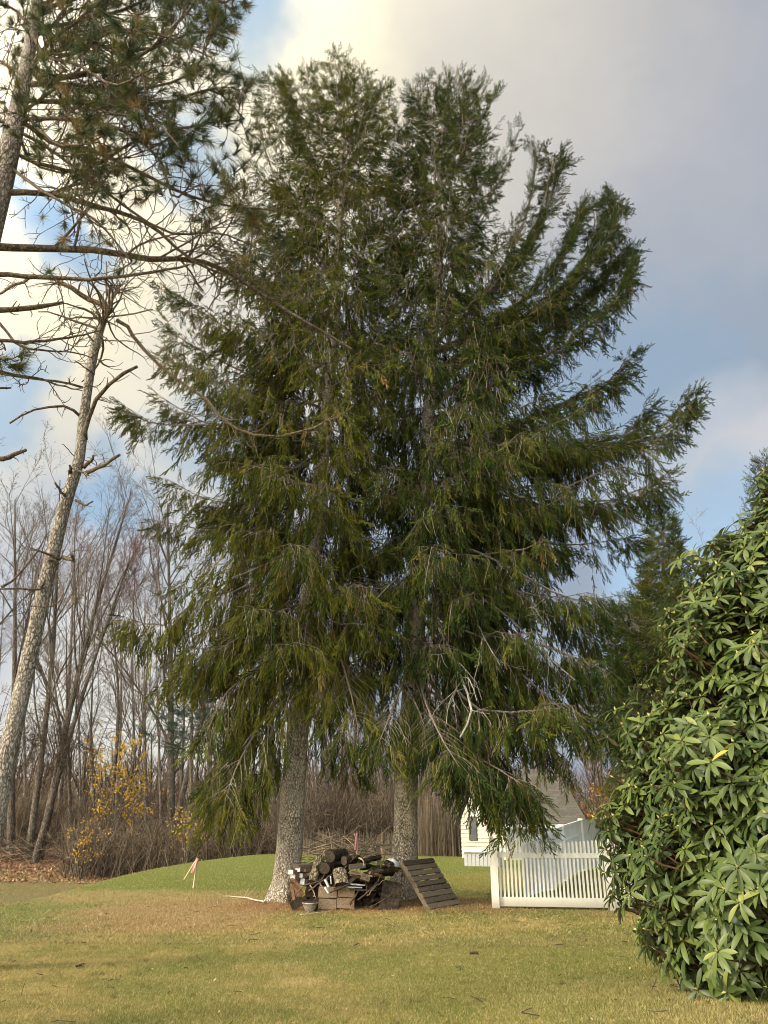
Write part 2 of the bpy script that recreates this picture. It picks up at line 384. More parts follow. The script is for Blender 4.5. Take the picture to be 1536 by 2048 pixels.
def ground_color(q):
    ge = q.n('ShaderNodeNewGeometry'); p = ge.outputs['Position']
    sx = q.n('ShaderNodeSeparateXYZ'); q.l(p, sx.inputs[0]); X, Y = sx.outputs[0], sx.outputs[1]
    n_big = q.noise(p, .16, 4); n_mid = q.noise(p, .7, 5, .6, (1, .5, 1)); n_str = q.noise(p, 1.3, 4, .6, (.5, 1.6, 1)); n_f = q.noise(p, 30, 3, .7)
    def ell(cx, cy, rx, ry, soft=.6):
        a = q.m('MULTIPLY', q.m('SUBTRACT', X, cx), 1 / rx); b = q.m('MULTIPLY', q.m('SUBTRACT', Y, cy), 1 / ry)
        r2 = q.m('ADD', q.m('MULTIPLY', a, a), q.m('MULTIPLY', b, b))
        r2 = q.m('ADD', r2, q.m('MULTIPLY', q.m('SUBTRACT', n_mid, .5), 1.6))
        return q.rng_(r2, 1 + soft, 1 - soft)
    tan = q.mix(q.rng_(n_str, .3, .7), (.48, .35, .15), (.29, .245, .068))
    olive = (.140, .165, .028); green = (.105, .150, .028); bright = (.165, .195, .040)
    c = q.mix(q.rng_(q.m('ADD', n_mid, q.m('MULTIPLY', n_big, .5)), .57, .88), tan, olive)
    c = q.mix(q.m('MULTIPLY', ell(4.0, 9.8, 3.6, 3.6), .85), c, (.135, .165, .026))
    c = q.mix(q.m('MULTIPLY', ell(0.2, 8.2, 3.2, 1.1), .35), c, (.20, .20, .04))
    clump = q.rng_(q.noise(p, 5.5, 5, .7, (1, .6, 1)), .40, .62); c = q.mix(q.m('MULTIPLY', clump, .45), c, (.15, .155, .035)); speck = q.rng_(q.noise(p, 14, 4, .7, (1, .5, 1)), .56, .70); c = q.mix(q.m('MULTIPLY', speck, .65), c, (.50, .37, .19))
    far = q.rng_(q.m('ADD', Y, q.m('MULTIPLY', n_mid, 5)), 19.5, 24)
    c = q.mix(far, c, q.mix(n_str, green, bright))
    c = q.mix(q.m('MULTIPLY', ell(-6.8, 15.0, 2.6, 3.6), .9), c, q.mix(n_str, green, (.20, .20, .07)))
    c = q.mix(q.m('MULTIPLY', ell(-5.2, 19.3, 3.4, 1.6), .55), c, (.36, .25, .13))
    c = q.mix(q.m('MULTIPLY', ell(4.2, 24.0, 3.5, 3.5), .5), c, (.25, .21, .05))
    c = q.mix(q.m('MULTIPLY', ell(-3.7, 16.4, 2.1, 2.4, .7), .80), c, q.mix(n_f, (.22, .135, .065), (.42, .28, .15)))
    c = q.mix(q.m('MULTIPLY', ell(-3.9, 13.9, 1.9, .9), .5), c, (.33, .19, .10))
    c = q.mix(q.m('MULTIPLY', ell(-1.2, 16.5, 2.1, .75), .85), c, q.mix(n_f, (.17, .085, .04), (.42, .23, .12)))
    c = q.mix(q.m('MULTIPLY', ell(1.0, 17.0, 1.9, 1.3), .8), c, q.mix(n_f, (.15, .08, .04), (.33, .19, .10)))
    wood = q.rng_(q.m('ADD', Y, q.m('MULTIPLY', n_mid, 3)), 43.5, 47)
    leafy = q.mix(q.rng_(q.noise(p, 9, 5, .7), .35, .65), (.12, .07, .045), (.36, .22, .14))
    low = q.rng_(q.m('ADD', sx.outputs[2], q.m('MULTIPLY', n_mid, .4)), .0, -.5); c = q.mix(q.m('MULTIPLY', low, .75), c, q.mix(q.rng_(q.noise(p, 1.1, 5, .7, (1, 2.5, 1)), .36, .54), (.11, .12, .04), (.19, .125, .08)))
    c = q.mix(wood, c, leafy)
    return q, c, n_f, p
m, t = mat_new('lawn_ground'); q, c, nf, p = ground_color(NT(t))
c2 = q.mix(q.rng_(nf, .3, .7), q.mix(.38, c, (.05, .04, .02)), c)
finish(q, c2, .95, bump=q.noise(p, 55, 4, .7), bd=.03, spec=.1); M['ground'] = m
m, t = mat_new('grass_blades'); q, c, nf, p = ground_color(NT(t))
at = q.n('ShaderNodeAttribute', attribute_name='var')
c2 = q.mix(at.outputs['Fac'], q.mix(.55, c, (.05, .062, .010)), q.mix(.50, c, (.70, .56, .31)))
finish(q, c2, .7, spec=.2, trans=.25); M['grass'] = m

def axis_pts():
    xs = np.concatenate([np.linspace(-260, -40, 24)[:-1], np.linspace(-40, -14, 27)[:-1], np.linspace(-14, 14, 90)[:-1], np.linspace(14, 40, 27)[:-1], np.linspace(40, 260, 24)])
    ys = np.concatenate([np.linspace(-60, 2, 12)[:-1], np.linspace(2, 26, 90)[:-1], np.linspace(26, 60, 60)[:-1], np.linspace(60, 420, 60)])
    return xs, ys
xs, ys = axis_pts(); XX, YY = np.meshgrid(xs, ys); ZZ = H(XX, YY)
g = Geo(); nx = len(xs); ny = len(ys)
i = (np.arange(ny - 1)[:, None] * nx + np.arange(nx - 1)[None]).ravel()
g.add(np.stack([XX, YY, ZZ], -1).reshape(-1, 3), None, np.stack([i, i + 1, i + nx + 1, i + nx], -1))
struct(build('lawn', g, M['ground'], smooth=True), 'patchy tan and green autumn lawn')

def in_view(X, Y, Z, pad=40):
    v = np.stack([X, Y, Z - EYE], -1); f = np.array([0, math.cos(PITCH), math.sin(PITCH)]); u = np.array([0, -math.sin(PITCH), math.cos(PITCH)])
    dz = v @ f; px = 768 + F * v[:, 0] / dz; py = 1024 - F * (v @ u) / dz
    return (dz > 0) & (px > -pad) & (px < 1536 + pad) & (py > -pad) & (py < 2048 + pad)
def blades(n, y0, y1, h0, h1, wd, power=1.0, lowlawn=False):
    Y = y0 + (y1 - y0) * rng.random(n) ** power; X = (rng.random(n) - .5) * 2 * (Y * .58 + .6)
    Z = H(X, Y); k = in_view(X, Y, Z); 
    az = np.arctan2(X, Y); r = np.hypot(X, Y); k &= (X < -8) if lowlawn else (r < np.interp(az, _ea, _er) + 2.5)
    X, Y, Z = X[k], Y[k], Z[k]; n = len(X)
    th = rng.uniform(0, 2 * math.pi, n); hh = rng.uniform(h0, h1, n); ww = wd * rng.uniform(.7, 1.3, n)
    O = np.stack([X, Y, Z - .004], -1); dx = np.stack([np.cos(th), np.sin(th), 0 * th], -1)
    lean = np.stack([rng.normal(0, .6, n), rng.normal(0, .6, n), np.ones(n)], -1) * hh[:, None]
    V = np.stack([O - dx * ww[:, None], O + dx * ww[:, None], O + lean], 1)
    g = Geo(); cl = .5 + .25 * np.sin(X * 3.1 + 1.3 * np.sin(Y * 2.3)) * np.cos(Y * 4.2)
    g.add(V.reshape(-1, 3), np.arange(3 * n).reshape(-1, 3), None, np.repeat(np.clip(rng.random(n) * .75 + cl * .25, 0, 1), 3)); return g
g = blades(560000, 5.2, 13, .010, .030, .0030, 1.3); g2 = blades(360000, 12, 44, .018, .040, .007, 1.35)
for g2 in (g2, blades(90000, 22, 44, .02, .05, .012, lowlawn=True)):
    for s_ in ('V', 'A'): getattr(g, s_).extend(getattr(g2, s_))
    g.T.append(g2.T[0] + g.n); g.n += g2.n
o = build('grass', g, M['grass']); tag(o, 'short dry autumn grass blades covering the lawn', 'grass', kind='stuff')

# ------------------------------------------------------------------ spruces
def spindle(r=.5):
    a = np.arange(3) * 2 * math.pi / 3
    ring = np.stack([np.full(3, .38), np.cos(a) * r, np.sin(a) * r], -1)
    V = np.vstack([[0, 0, 0], ring, [1, 0, 0]])
    T = [[0, 2, 1], [0, 3, 2], [0, 1, 3], [1, 2, 4], [2, 3, 4], [3, 1, 4]]
    return V, np.array(T)
SV, ST = spindle(1.)
def shoot():
    # slim stem plus a bristle of needles
    a3 = np.arange(3) * 2 * math.pi / 3
    V = [[0, 0, 0]] + [[.13, math.cos(a) * .62, math.sin(a) * .62] for a in a3] + [[.80, math.cos(a) * .70, math.sin(a) * .70] for a in a3 + .4] + [[1, 0, 0]]
    T = [t_ for k in range(3) for t_ in ([1 + k, 1 + (k + 1) % 3, 4 + k], [1 + (k + 1) % 3, 4 + (k + 1) % 3, 4 + k])] + [[4, 5, 7], [5, 6, 7], [6, 4, 7]]
    for i in range(4):
        t = .12 + .80 * i / 3; a = i * 2.4; d = np.array([.55, math.cos(a), math.sin(a)]); s_ = np.array([0, -math.sin(a), math.cos(a)])
        b = np.array([t, 0, 0]); w_ = np.array([.045, 0, 0]); k = len(V)
        V += [(b - w_).tolist(), (b + w_).tolist(), (b + np.array([.10, d[1] * 1.5, d[2] * 1.5])).tolist()]; T.append([k, k + 1, k + 2])
    return np.array(V), np.array(T)
NV, NTi = shoot()
def sprig(n, ang, sl, wd, droop=0., t0=.15, plane=.35, seed=1):
    """leafy shoot template along +x, length 1: green side shoots"""
    r = np.random.default_rng(seed); V, T = [], []; k = 0
    for i in range(n):
        t = t0 + (1 - t0) * i / (n - 1); last = i == n - 1
        sgn = 1 if i % 2 else -1; a = 0 if last else R(ang) * r.uniform(.7, 1.3)
        d = np.array([math.cos(a), sgn * math.sin(a), r.normal(0, plane) - droop]); d /= np.linalg.norm(d)
        ln = sl * r.uniform(.75, 1.2) * (1.0 if not last else 1.1)
        m = frames(d[None])[0]; v = NV * np.array([ln, wd, wd]); V.append(v @ m.T + np.array([t * .9, 0, 0])); T.append(NTi + k); k += len(NV)
    return np.vstack(V), np.vstack(T)
CURT = [sprig(12, 24, .27, .036, seed=s_, plane=.42, t0=.10) for s_ in range(3)]       # hanging, long shoots
SPRY = [sprig(12, 48, .27, .042, seed=s_ + 10, plane=.65, t0=.04) for s_ in range(3)]  # spread shoots near tips

def spruce_mesh(prim, lowness, dens=1., side=1., sp_len=(.23, .46), lat_gap=.235, up_tip=None, tm=.16, seed=0, hang=1.0, latmax=1.15):
    """prim (n,K,3) limb paths; lowness (n,) 1 = weeping lower limb, 0 = ascending upper limb.
    returns geos limb, thread, foliage"""
    gl, gt, gf = Geo(), Geo(), Geo()
    n = len(prim); Ln = lens(prim)
    r0 = (.010 + .0072 * Ln)[:, None] * np.linspace(1, .16, prim.shape[1])[None]
    gl.tube(prim, r0, 5, rng.random(n))
    po, pd, pl, plow, pt = [], [], [], [], []
    for b in range(n):
        m_ = max(4, int(Ln[b] * (1 - tm) / lat_gap * 2 * dens))
        t = np.sort(rng.uniform(tm, 1, m_)); p, tg = at_t(prim[b:b + 1], t[None]); p, tg = p[0], tg[0]
        sgn = np.where(np.arange(m_) % 2, 1, -1)[:, None]
        sd_ = unit(np.cross(tg, [0, 0, 1.])) * sgn
        a = R(52) * rng.uniform(.75, 1.2, (m_, 1))
        d = np.cos(a) * tg + np.sin(a) * sd_ + np.array([0, 0, 1]) * rng.normal(0, .15, (m_, 1))
        l = np.minimum(.30 * Ln[b] + .1, latmax) * (1.12 - t) ** .6 * rng.uniform(.55, 1.15, m_) * side + .12
        if lowness[b] < .12: l = l * .68
        po.append(p); pd.append(d); pl.append(l); plow.append(np.full(m_, lowness[b])); pt.append(t)
        # terminal
        po.append(p[-1:]); pd.append(tg[-1:]); pl.append(np.array([.25])); plow.append([lowness[b]]); pt.append([1.])
    po, pd, pl = np.vstack(po), np.vstack(pd), np.concatenate(pl); plow = np.concatenate(plow); pt = np.concatenate(pt)
    K = 5; pts = [po]; d = unit(pd)
    for k in range(K - 1):
        d = unit(d + np.array([0, 0, -1]) * (.22 * plow * (1.1 - pt * .5))[:, None] + np.array([0, 0, .10]) * ((1 - plow) * pt)[:, None] + rng.normal(0, .07, d.shape))
        pts.append(pts[-1] + d * (pl / (K - 1))[:, None])
    lat = np.stack(pts, 1); nl = len(lat)
    gl.tube(lat, np.linspace(.008, .003, K)[None] * (.7 + pl[:, None] * .5), 3, rng.random(nl))
    # sprigs along laterals
    cnt = np.maximum(2, (pl / .090 * dens).astype(int))
    idx = np.repeat(np.arange(nl), cnt); t = rng.uniform(.05, 1, len(idx))
    endm = np.concatenate([[0], np.cumsum(cnt)[:-1]]); t[endm] = 1.
    p, tg = at_t(lat[idx], t[:, None]); p, tg = p[:, 0], tg[:, 0]
    lw = plow[idx]; tp = pt[idx]
    sd_ = unit(np.cross(tg, [0, 0, 1.])) * rng.choice([-1, 1], len(idx))[:, None]
    hangw = np.clip(lw * (1.25 - tp * .55) + rng.normal(0, .12, len(idx)), 0, 1.1) * hang
    d = tg * (1 - .55 * hangw)[:, None] + sd_ * (.75 - .5 * hangw)[:, None] * rng.uniform(.3, 1.1, (len(idx), 1)) + np.array([0, 0, -1]) * (hangw * 1.25)[:, None] + np.array([0, 0, 1]) * ((1 - lw) * tp * .55 * rng.uniform(0, 1.3, len(idx)))[:, None] + rng.normal(0, .20, (len(idx), 3))
    d[endm] = tg[endm] + np.array([0, 0, .25]) * (1 - lw[endm])[:, None]
    ln = rng.uniform(sp_len[0], sp_len[1], len(idx)) * (.62 + .55 * hangw)
    # bare hanging threads carrying the sprig
    th = hangw * rng.uniform(0, .42, len(idx)) * (rng.random(len(idx)) < .6)
    dn = unit(d * .35 + np.array([0, 0, -1.])); q0 = p; q1 = p + dn * th[:, None]
    k = th > .1
    # extra bare threads hanging free
    ne = int(len(idx) * .30); je = rng.integers(0, len(idx), ne); je = je[hangw[je] > .35]
    if len(je):
        e0 = p[je]; le = rng.uniform(.25, .8, len(je)); C_ = walk(e0, rng.normal(0, .3, (len(je), 3)) + [0, 0, -1], le, 4, up=-.1, curl=.12); gt.tube(C_, np.full((len(je), 4), .0042), 3, rng.random(len(je)))
    if k.any():
        mid = (q0[k] + q1[k]) / 2 + rng.normal(0, .02, (k.sum(), 3))
        gt.tube(np.stack([q0[k], mid, q1[k]], 1), np.full((k.sum(), 3), .0042), 3, rng.random(k.sum()))
    Mx = frames(d, rng.uniform(0, 2 * math.pi, len(idx)) * (hangw > .5)); tmpl = rng.integers(0, 3, len(idx)); cur = hangw > .45
    var = np.clip(rng.normal(.37, .21, len(idx)) + .10 * (hangw - .5), 0, 1)
    for s_ in range(3):
        for flag, TT in ((True, CURT), (False, SPRY)):
            kk = (tmpl == s_) & (cur == flag)
            gf.inst(TT[s_][0], TT[s_][1], None, Mx[kk] * (ln[kk] * rng.uniform(.85, 1.1, kk.sum()))[:, None, None], q1[kk], var[kk])
    return gl, gt, gf
def prof(pts, Y, tx):
    """pixel outline -> (height, distance from trunk axis) at depth Y"""
    a = np.array([P(px, py, Y) for px, py in pts]); z = a[:, 2]; o = np.argsort(z)
    return z[o], np.abs(a[:, 0] - tx(z))[o]
def spruce(name, label, base_px, trunk_px, Y, left_px, right_px, hand, rad, nprim, z0, fb, mat, seed, gsh, skip=None, zlow=.0):
    global rng
    rng = np.random.default_rng(seed)
    tp = np.array([P(px, py, Y) for px, py in trunk_px]); tp[0, 2] = Hs(tp[0, 0], Y) - .15
    tz, txx = tp[:, 2], tp[:, 0]
    tx = lambda z: np.interp(z, tz, txx)
    zt = tz[-1]; loc = (tp[0, 0], Y, Hs(tp[0, 0], Y))
    o = thing(name, label, 'tree', loc)
    # trunk with root flare and buttresses
    K = 46; zz = np.concatenate([np.linspace(tz[0], tz[0] + 1.6, 14)[:-1], np.linspace(tz[0] + 1.6, zt, K - 13)]); s_ = 32
    h = (zz - tz[0]) / (zt - tz[0]); rr = rad * (1 - h) ** .85 * .98 + .02 + rad * .62 * np.exp(-(zz - tz[0]) / .34)
    th = np.arange(s_) * 2 * math.pi / s_; ph = rng.uniform(0, 6, 3)
    but = (1 + (.16 * np.cos(5 * th + ph[0]) + .10 * np.cos(3 * th + ph[1]))[None] * np.exp(-(zz - tz[0]) / .42)[:, None] + .025 * np.cos(7 * th + ph[2])[None] + rng.normal(0, .012, (K, s_)))
    V = np.stack([tx(zz)[:, None] + rr[:, None] * but * np.cos(th), Y + rr[:, None] * but * np.sin(th), np.broadcast_to(zz[:, None], (K, s_))], -1)
    i = np.arange(K - 1)[:, None] * s_; j = np.arange(s_)[None]; j2 = (j + 1) % s_
    g = Geo(); g.add(V.reshape(-1, 3), None, np.stack([i + j, i + j2, i + s_ + j2, i + s_ + j], -1).reshape(-1, 4))
    build('trunk', g, M['spruce_bark'], o, smooth=True)
    zl, ll = prof(left_px, Y, tx); zr, lr = prof(right_px, Y, tx)
    KK = 9; prim = []; low = []
    ga = 2.39996
    for k in range(nprim):
        u = (k + .5) / nprim; zb = z0 + (zt - .25 - z0) * u ** .93
        az = k * ga + rng.uniform(-.25, .25); hgt = (zb - z0) / (zt - z0)
        lw = float(np.clip(1.40 - 1.2 * hgt, 0, 1))
        ca, sa = math.cos(az), math.sin(az)
        def ext(z): 
            lat = np.interp(z, zr, lr) if ca > 0 else np.interp(z, zl, ll)
            f = np.interp(hgt, [0, .15, .5, .8, 1], fb)
            return lat * ca * ca + f * sa * sa
        rise = np.interp(hgt, [0, .2, .45, .7, 1], [-.30, -.18, .12, .55, 1.3])
        Lh = ext(zb); Lh = ext(zb + rise * Lh) ; Lh = ext(zb + rise * Lh)
        Lh *= rng.uniform(.72, 1.0); Lh = max(Lh, .25)
        if skip is not None and skip(zb, ca): continue
        b = np.array([tx(zb), Y, zb]); hd = np.array([ca, sa, 0])
        t = np.linspace(0, 1, KK)[:, None]
        sag = np.interp(hgt, [0, .3, .7, 1], [-.12, -.20, -.10, 0]) * Lh
        curve = b + hd * Lh * t + np.array([0, 0, 1]) * (rise * Lh * t ** 1.6 + 4 * sag * t * (1 - t) * .8)
        curve[1:] += rng.normal(0, .03, (KK - 1, 3)) * (1 + Lh * .2)
        prim.append(curve); low.append(lw)
    for pts, dy, lwv in hand:
        n_ = len(pts); pp = [P(px, py, Y + dy * (i / (n_ - 1))) for i, (px, py) in enumerate(pts)]
        prim.append(smooth_poly(pp, KK)); low.append(lwv)
        if .12 < lwv < .8 and rad < .248:
            q2 = smooth_poly(pp, KK); prim.append(q2 + np.linspace(0, 1, KK)[:, None] * rng.normal(0, .12, 3) + np.array([0, 0, -.10])); low.append(min(1, lwv + .2))
    prim = np.array(prim); low = np.array(low)
    gl, gt, gf = spruce_mesh(prim, low, seed=seed)
    # leader
    top = tp[-1]
    n_ = 46; tt = rng.uniform(0, 1, n_); pz = top + np.array([0, 0, -1.0]) * tt[:, None]
    dd = np.stack([rng.normal(0, 1, n_), rng.normal(0, 1, n_), np.full(n_, 1.3)], -1)
    gf.inst(SPRY[0][0], SPRY[0][1], None, frames(dd) * (.22 + .25 * tt)[:, None, None], pz, rng.random(n_) * .6)
    gl.tube(np.array([top + [0, 0, -1], top + [0, 0, .25]]), np.array([.02, .006]), 4)
    build('branches', gl, M['limb_bark'], o); build('twigs', gt, M['threads'], o); build('needles', gf, mat, o)
    # cones hanging near the top
    return o, tx, prim, low

LS_L = [(690, 150), (645, 190), (590, 225), (535, 240), (500, 300), (468, 345), (440, 380), (418, 430), (405, 500), (385, 560), (345, 600), (335, 660), (325, 720), (300, 780), (300, 830), (345, 880), (350, 940), (350, 1000), (372, 1060), (350, 1130), (320, 1200), (300, 1260), (300, 1330), (355, 1400), (400, 1470), (440, 1540), (480, 1600), (500, 1640)]
LS_R = [(690, 150), (735, 195), (770, 225), (800, 270), (815, 350), (825, 500), (825, 700), (830, 900), (820, 1100), (800, 1250), (780, 1400), (740, 1500), (700, 1580)]
RS_L = [(888, 175), (845, 200), (805, 225), (775, 260), (755, 350), (735, 500), (735, 700), (720, 900), (700, 1100), (690, 1250), (680, 1400), (710, 1500), (750, 1560)]
RS_R = [(888, 175), (930, 195), (975, 210), (990, 250), (1030, 280), (985, 340), (1000, 420), (1030, 480), (1100, 540), (1140, 600), (1130, 660), (1140, 720), (1160, 780), (1200, 830), (1300, 860), (1310, 930), (1300, 1000), (1240, 1070), (1210, 1130), (1250, 1200), (1262, 1260), (1262, 1330), (1255, 1400), (1245, 1450), (1215, 1500), (1165, 1540), (1120, 1600)]
handL = [
    ([(680, 420), (620, 330), (580, 220), (570, 150)], 1.0, .0), ([(682, 300), (650, 240), (625, 180), (616, 150)], -.4, .0),
    ([(684, 330), (720, 260), (755, 200), (762, 178)], .5, .0), ([(670, 560), (600, 450), (540, 330), (512, 230)], -.5, .05),
    ([(665, 700), (560, 620), (460, 520), (405, 470)], -.6, .4), ([(660, 640), (560, 520), (480, 400), (435, 345)], .5, .2),
    ([(655, 760), (540, 720), (430, 640), (335, 590)], .3, .6), ([(650, 820), (520, 760), (400, 700), (330, 655)], -.5, .7),
    ([(645, 860), (520, 850), (380, 850), (300, 845), (256, 822)], -.3, .75), ([(645, 900), (530, 880), (420, 850), (330, 800)], .8, .8),
    ([(638, 1010), (520, 1010), (420, 1000), (345, 965)], -.3, .8), ([(632, 1100), (520, 1060), (420, 1060), (330, 1045)], .4, .9),
    ([(625, 1150), (520, 1170), (400, 1200), (330, 1250), (262, 1240)], -.6, 1.), ([(620, 1200), (500, 1250), (420, 1320), (335, 1360)], .5, 1.),
    ([(612, 1290), (520, 1330), (450, 1390), (412, 1470)], -.9, 1.), ([(608, 1330), (540, 1420), (480, 1520), (450, 1600)], -1.6, 1.),
    ([(612, 1310), (500, 1400), (440, 1510), (435, 1565)], -.7, 1.), ([(605, 1380), (540, 1480), (500, 1560), (470, 1600)], -1.0, 1.),
    ([(625, 1230), (670, 1290), (700, 1380), (715, 1450)], -1.8, 1.), ([(620, 1240), (640, 1320), (655, 1380)], -1.3, 1.), ([(616, 1280), (592, 1350), (572, 1410)], -1.1, 1.), ([(622, 1150), (615, 1230), (608, 1290)], -1.4, 1.),
    ([(610, 1360), (650, 1420), (680, 1470), (700, 1530)], 1.5, 1.)]
handR = [
    ([(885, 330), (910, 260), (935, 200), (948, 175)], -.3, .0), ([(885, 380), (930, 300), (975, 220), (988, 190)], .4, .0),
    ([(884, 330), (860, 280), (830, 220), (812, 205)], .4, .0), ([(880, 560), (950, 450), (1010, 340), (1038, 262)], -.5, .05),
    ([(875, 680), (980, 580), (1050, 440), (1070, 340), (1070, 290)], -.3, .1), ([(876, 640), (1000, 560), (1075, 440), (1105, 330), (1098, 310)], .8, .15),
    ([(870, 760), (1000, 680), (1120, 600), (1190, 480), (1192, 415)], .6, .25), ([(870, 740), (1020, 650), (1150, 560), (1220, 470), (1228, 408)], -.5, .25),
    ([(872, 700), (1000, 640), (1100, 540), (1150, 460), (1155, 425)], .2, .2), ([(865, 840), (1000, 760), (1130, 690), (1225, 610), (1258, 555)], -.4, .35),
    ([(868, 800), (1000, 720), (1120, 640), (1200, 560), (1242, 512)], .9, .35), ([(862, 900), (1000, 860), (1140, 800), (1220, 760), (1252, 715)], .5, .5),
    ([(858, 930), (1000, 905), (1150, 900), (1290, 880), (1350, 830), (1378, 800)], -.6, .5), ([(858, 925), (1000, 880), (1150, 890), (1250, 870), (1285, 822)], .4, .5),
    ([(855, 985), (960, 985), (1100, 1000), (1230, 1000), (1330, 950)], -.8, .75), ([(855, 1000), (980, 1000), (1120, 1020), (1290, 990)], .8, .8),
    ([(852, 1060), (980, 1060), (1130, 1090), (1260, 1075)], .2, .85), ([(850, 1100), (960, 1105), (1060, 1160), (1150, 1200), (1240, 1190)], -.9, 1.),
    ([(848, 1130), (960, 1150), (1100, 1230), (1230, 1290)], -.3, 1.), ([(845, 1180), (960, 1220), (1090, 1310), (1200, 1390)], -1.0, 1.),
    ([(845, 1200), (960, 1280), (1080, 1380), (1170, 1460)], -1.9, 1.), ([(840, 1240), (960, 1320), (1100, 1400), (1220, 1450)], .8, 1.),
    ([(838, 1290), (900, 1360), (960, 1420), (1080, 1420), (1100, 1405)], -2.6, 1.), ([(836, 1330), (900, 1420), (940, 1500), (1000, 1540), (1045, 1570)], -2.4, 1.),
    ([(836, 1300), (800, 1380), (780, 1430), (760, 1480)], -2.6, 1.), ([(836, 1340), (850, 1400), (880, 1470), (910, 1520)], -3.0, 1.),
    ([(834, 1360), (920, 1430), (1000, 1500), (1050, 1585)], -1.6, 1.), ([(838, 1280), (960, 1370), (1060, 1450), (1120, 1520)], -1.2, 1.),
    ([(832, 1400), (900, 1450), (950, 1500), (985, 1540)], .3, 1.), ([(842, 1220), (980, 1260), (1110, 1300), (1210, 1340)], -1.6, 1.), ([(834, 1380), (880, 1460), (925, 1530), (955, 1570)], -1.5, 1.), ([(834, 1390), (950, 1490), (1010, 1570), (1045, 1620)], -1.9, 1.),
    ([(832, 1390), (870, 1440), (900, 1480), (930, 1530)], -1.2, 1.), ([(832, 1380), (800, 1430), (780, 1470), (750, 1520)], -.8, 1.)]
FB = [2.6, 3.0, 2.9, 1.9, .5]
spruceL, txL, primL, lowL = spruce('spruce_tree', 'tall left spruce of the pair, olive foliage, pale flared trunk left of the woodpile', None,
    [(566, 1812), (575, 1750), (592, 1500), (618, 1200), (635, 1000), (652, 850), (672, 600), (684, 350), (689, 160)], 17.0, LS_L, LS_R, handL, .25, 134, 5.0, FB, M['needles'], 11, None,
    skip=lambda z, ca: z < 5.6 and ca < -.2 and False)
spruceR, txR, primR, lowR = spruce('spruce_tree', 'tall right spruce of the pair, deep green, long limbs reaching over the picket fence', None,
    [(806, 1808), (810, 1700), (813, 1550), (832, 1250), (845, 1000), (856, 850), (870, 600), (880, 350), (887, 190)], 17.3, RS_L, RS_R, handR, .245, 134, 5.0, FB, M['needles_dark'], 12, None)

# pale bare dead limbs and twigs on the trunks (parts of the trees)
rng = np.random.default_rng(21)
def dead_limbs(o, specs, Y, mat=M['pale_limb']):
    for pts, dy, r in specs:
        g = Geo()
        n_ = len(pts); p_ = smooth_poly([P(a, b, Y + dy * (k / (n_ - 1))) for k, (a, b) in enumerate(pts)], 9)[None]
        r_ = np.linspace(r, r * .35, 9)[None]; g.tube(p_, r_, 6, .5)
        c1, q1 = grow(p_, r_, 9, .30, 55, 5, up=-.12, curl=.3, rr=.4, rmin=.004); g.tube(c1, q1, 3, rng.random(len(c1)))
        c2, q2 = grow(c1, q1, 4, .5, 40, 4, up=-.15, curl=.3, rr=.6, rmin=.003); g.tube(c2, q2, 3, rng.random(len(c2)))
        build('dead_limb', g, mat, o)
dead_limbs(spruceR, [([(850, 970), (930, 975), (1050, 995), (1120, 1000)], -1.2, .035), ([(853, 1090), (930, 1095), (1010, 1130), (1110, 1185)], -1.6, .035),
    ([(855, 925), (960, 905), (1010, 885)], -1.5, .025), ([(842, 1215), (880, 1260), (920, 1350), (943, 1420), (920, 1475)], -3.0, .04),
    ([(943, 1415), (990, 1425), (1040, 1420), (1085, 1405)], 0, .018), ([(846, 1140), (930, 1180), (960, 1260), (1000, 1330)], -2.2, .025),
    ([(848, 1130), (1000, 1220), (1080, 1300), (1150, 1360)], -2.0, .028), ([(845, 1110), (780, 1100), (720, 1130)], -1., .022), ([(845, 1125), (800, 1150), (750, 1200)], -1.4, .018),
    ([(846, 1105), (900, 1140), (930, 1200)], -1.3, .02), ([(845, 1135), (860, 1190), (880, 1250)], -1.2, .018)], 17.3)
dead_limbs(spruceL, [([(600, 1440), (560, 1520), (500, 1560), (430, 1600)], -1.0, .018), ([(596, 1480), (600, 1560), (585, 1600)], -.6, .014),
    ([(605, 1400), (540, 1420), (480, 1500), (440, 1540)], -1.2, .016), ([(610, 1340), (570, 1440), (560, 1500)], -.8, .014), ([(640, 880), (560, 880), (490, 850)], -.8, .02),
    ([(638, 900), (580, 940), (500, 960)], -.9, .018), ([(625, 1130), (560, 1120), (480, 1150)], -.9, .02)], 17.0)

# ------------------------------------------------------------------ overhanging pine (upper left) and the dead leaning pine
rng = np.random.default_rng(31)
PY = 6.8
def pp(pts, Y, K=10, dy=0.):
    n_ = len(pts); return smooth_poly([P(a, b, Y + dy * (k / max(1, n_ - 1))) for k, (a, b) in enumerate(pts)], K)
ptr = pp([(-150, 900), (-70, 640), (-18, 450), (12, 330), (40, 200), (62, 80), (85, -60), (120, -260)], PY, 24)
base_b = ptr[0]; extra = np.array([[base_b[0] - (base_b[2]) * .06, PY, Hs(base_b[0], PY) - .1]])
ptr = np.vstack([smooth_poly([extra[0], (extra[0] + base_b) / 2, base_b], 8)[:-1], ptr])
pineB = thing('pine_tree', 'green needled pine hanging into the top left corner', 'tree', (ptr[0, 0], PY, Hs(ptr[0, 0], PY)))
g = Geo(); g.tube(ptr[None], np.interp(ptr[:, 2], [0, 5, 9, 10.2, 14], [.22, .165, .115, .08, .04])[None], 18, wob=.03); build('trunk', g, M['pine_bark'], pineB, smooth=True)
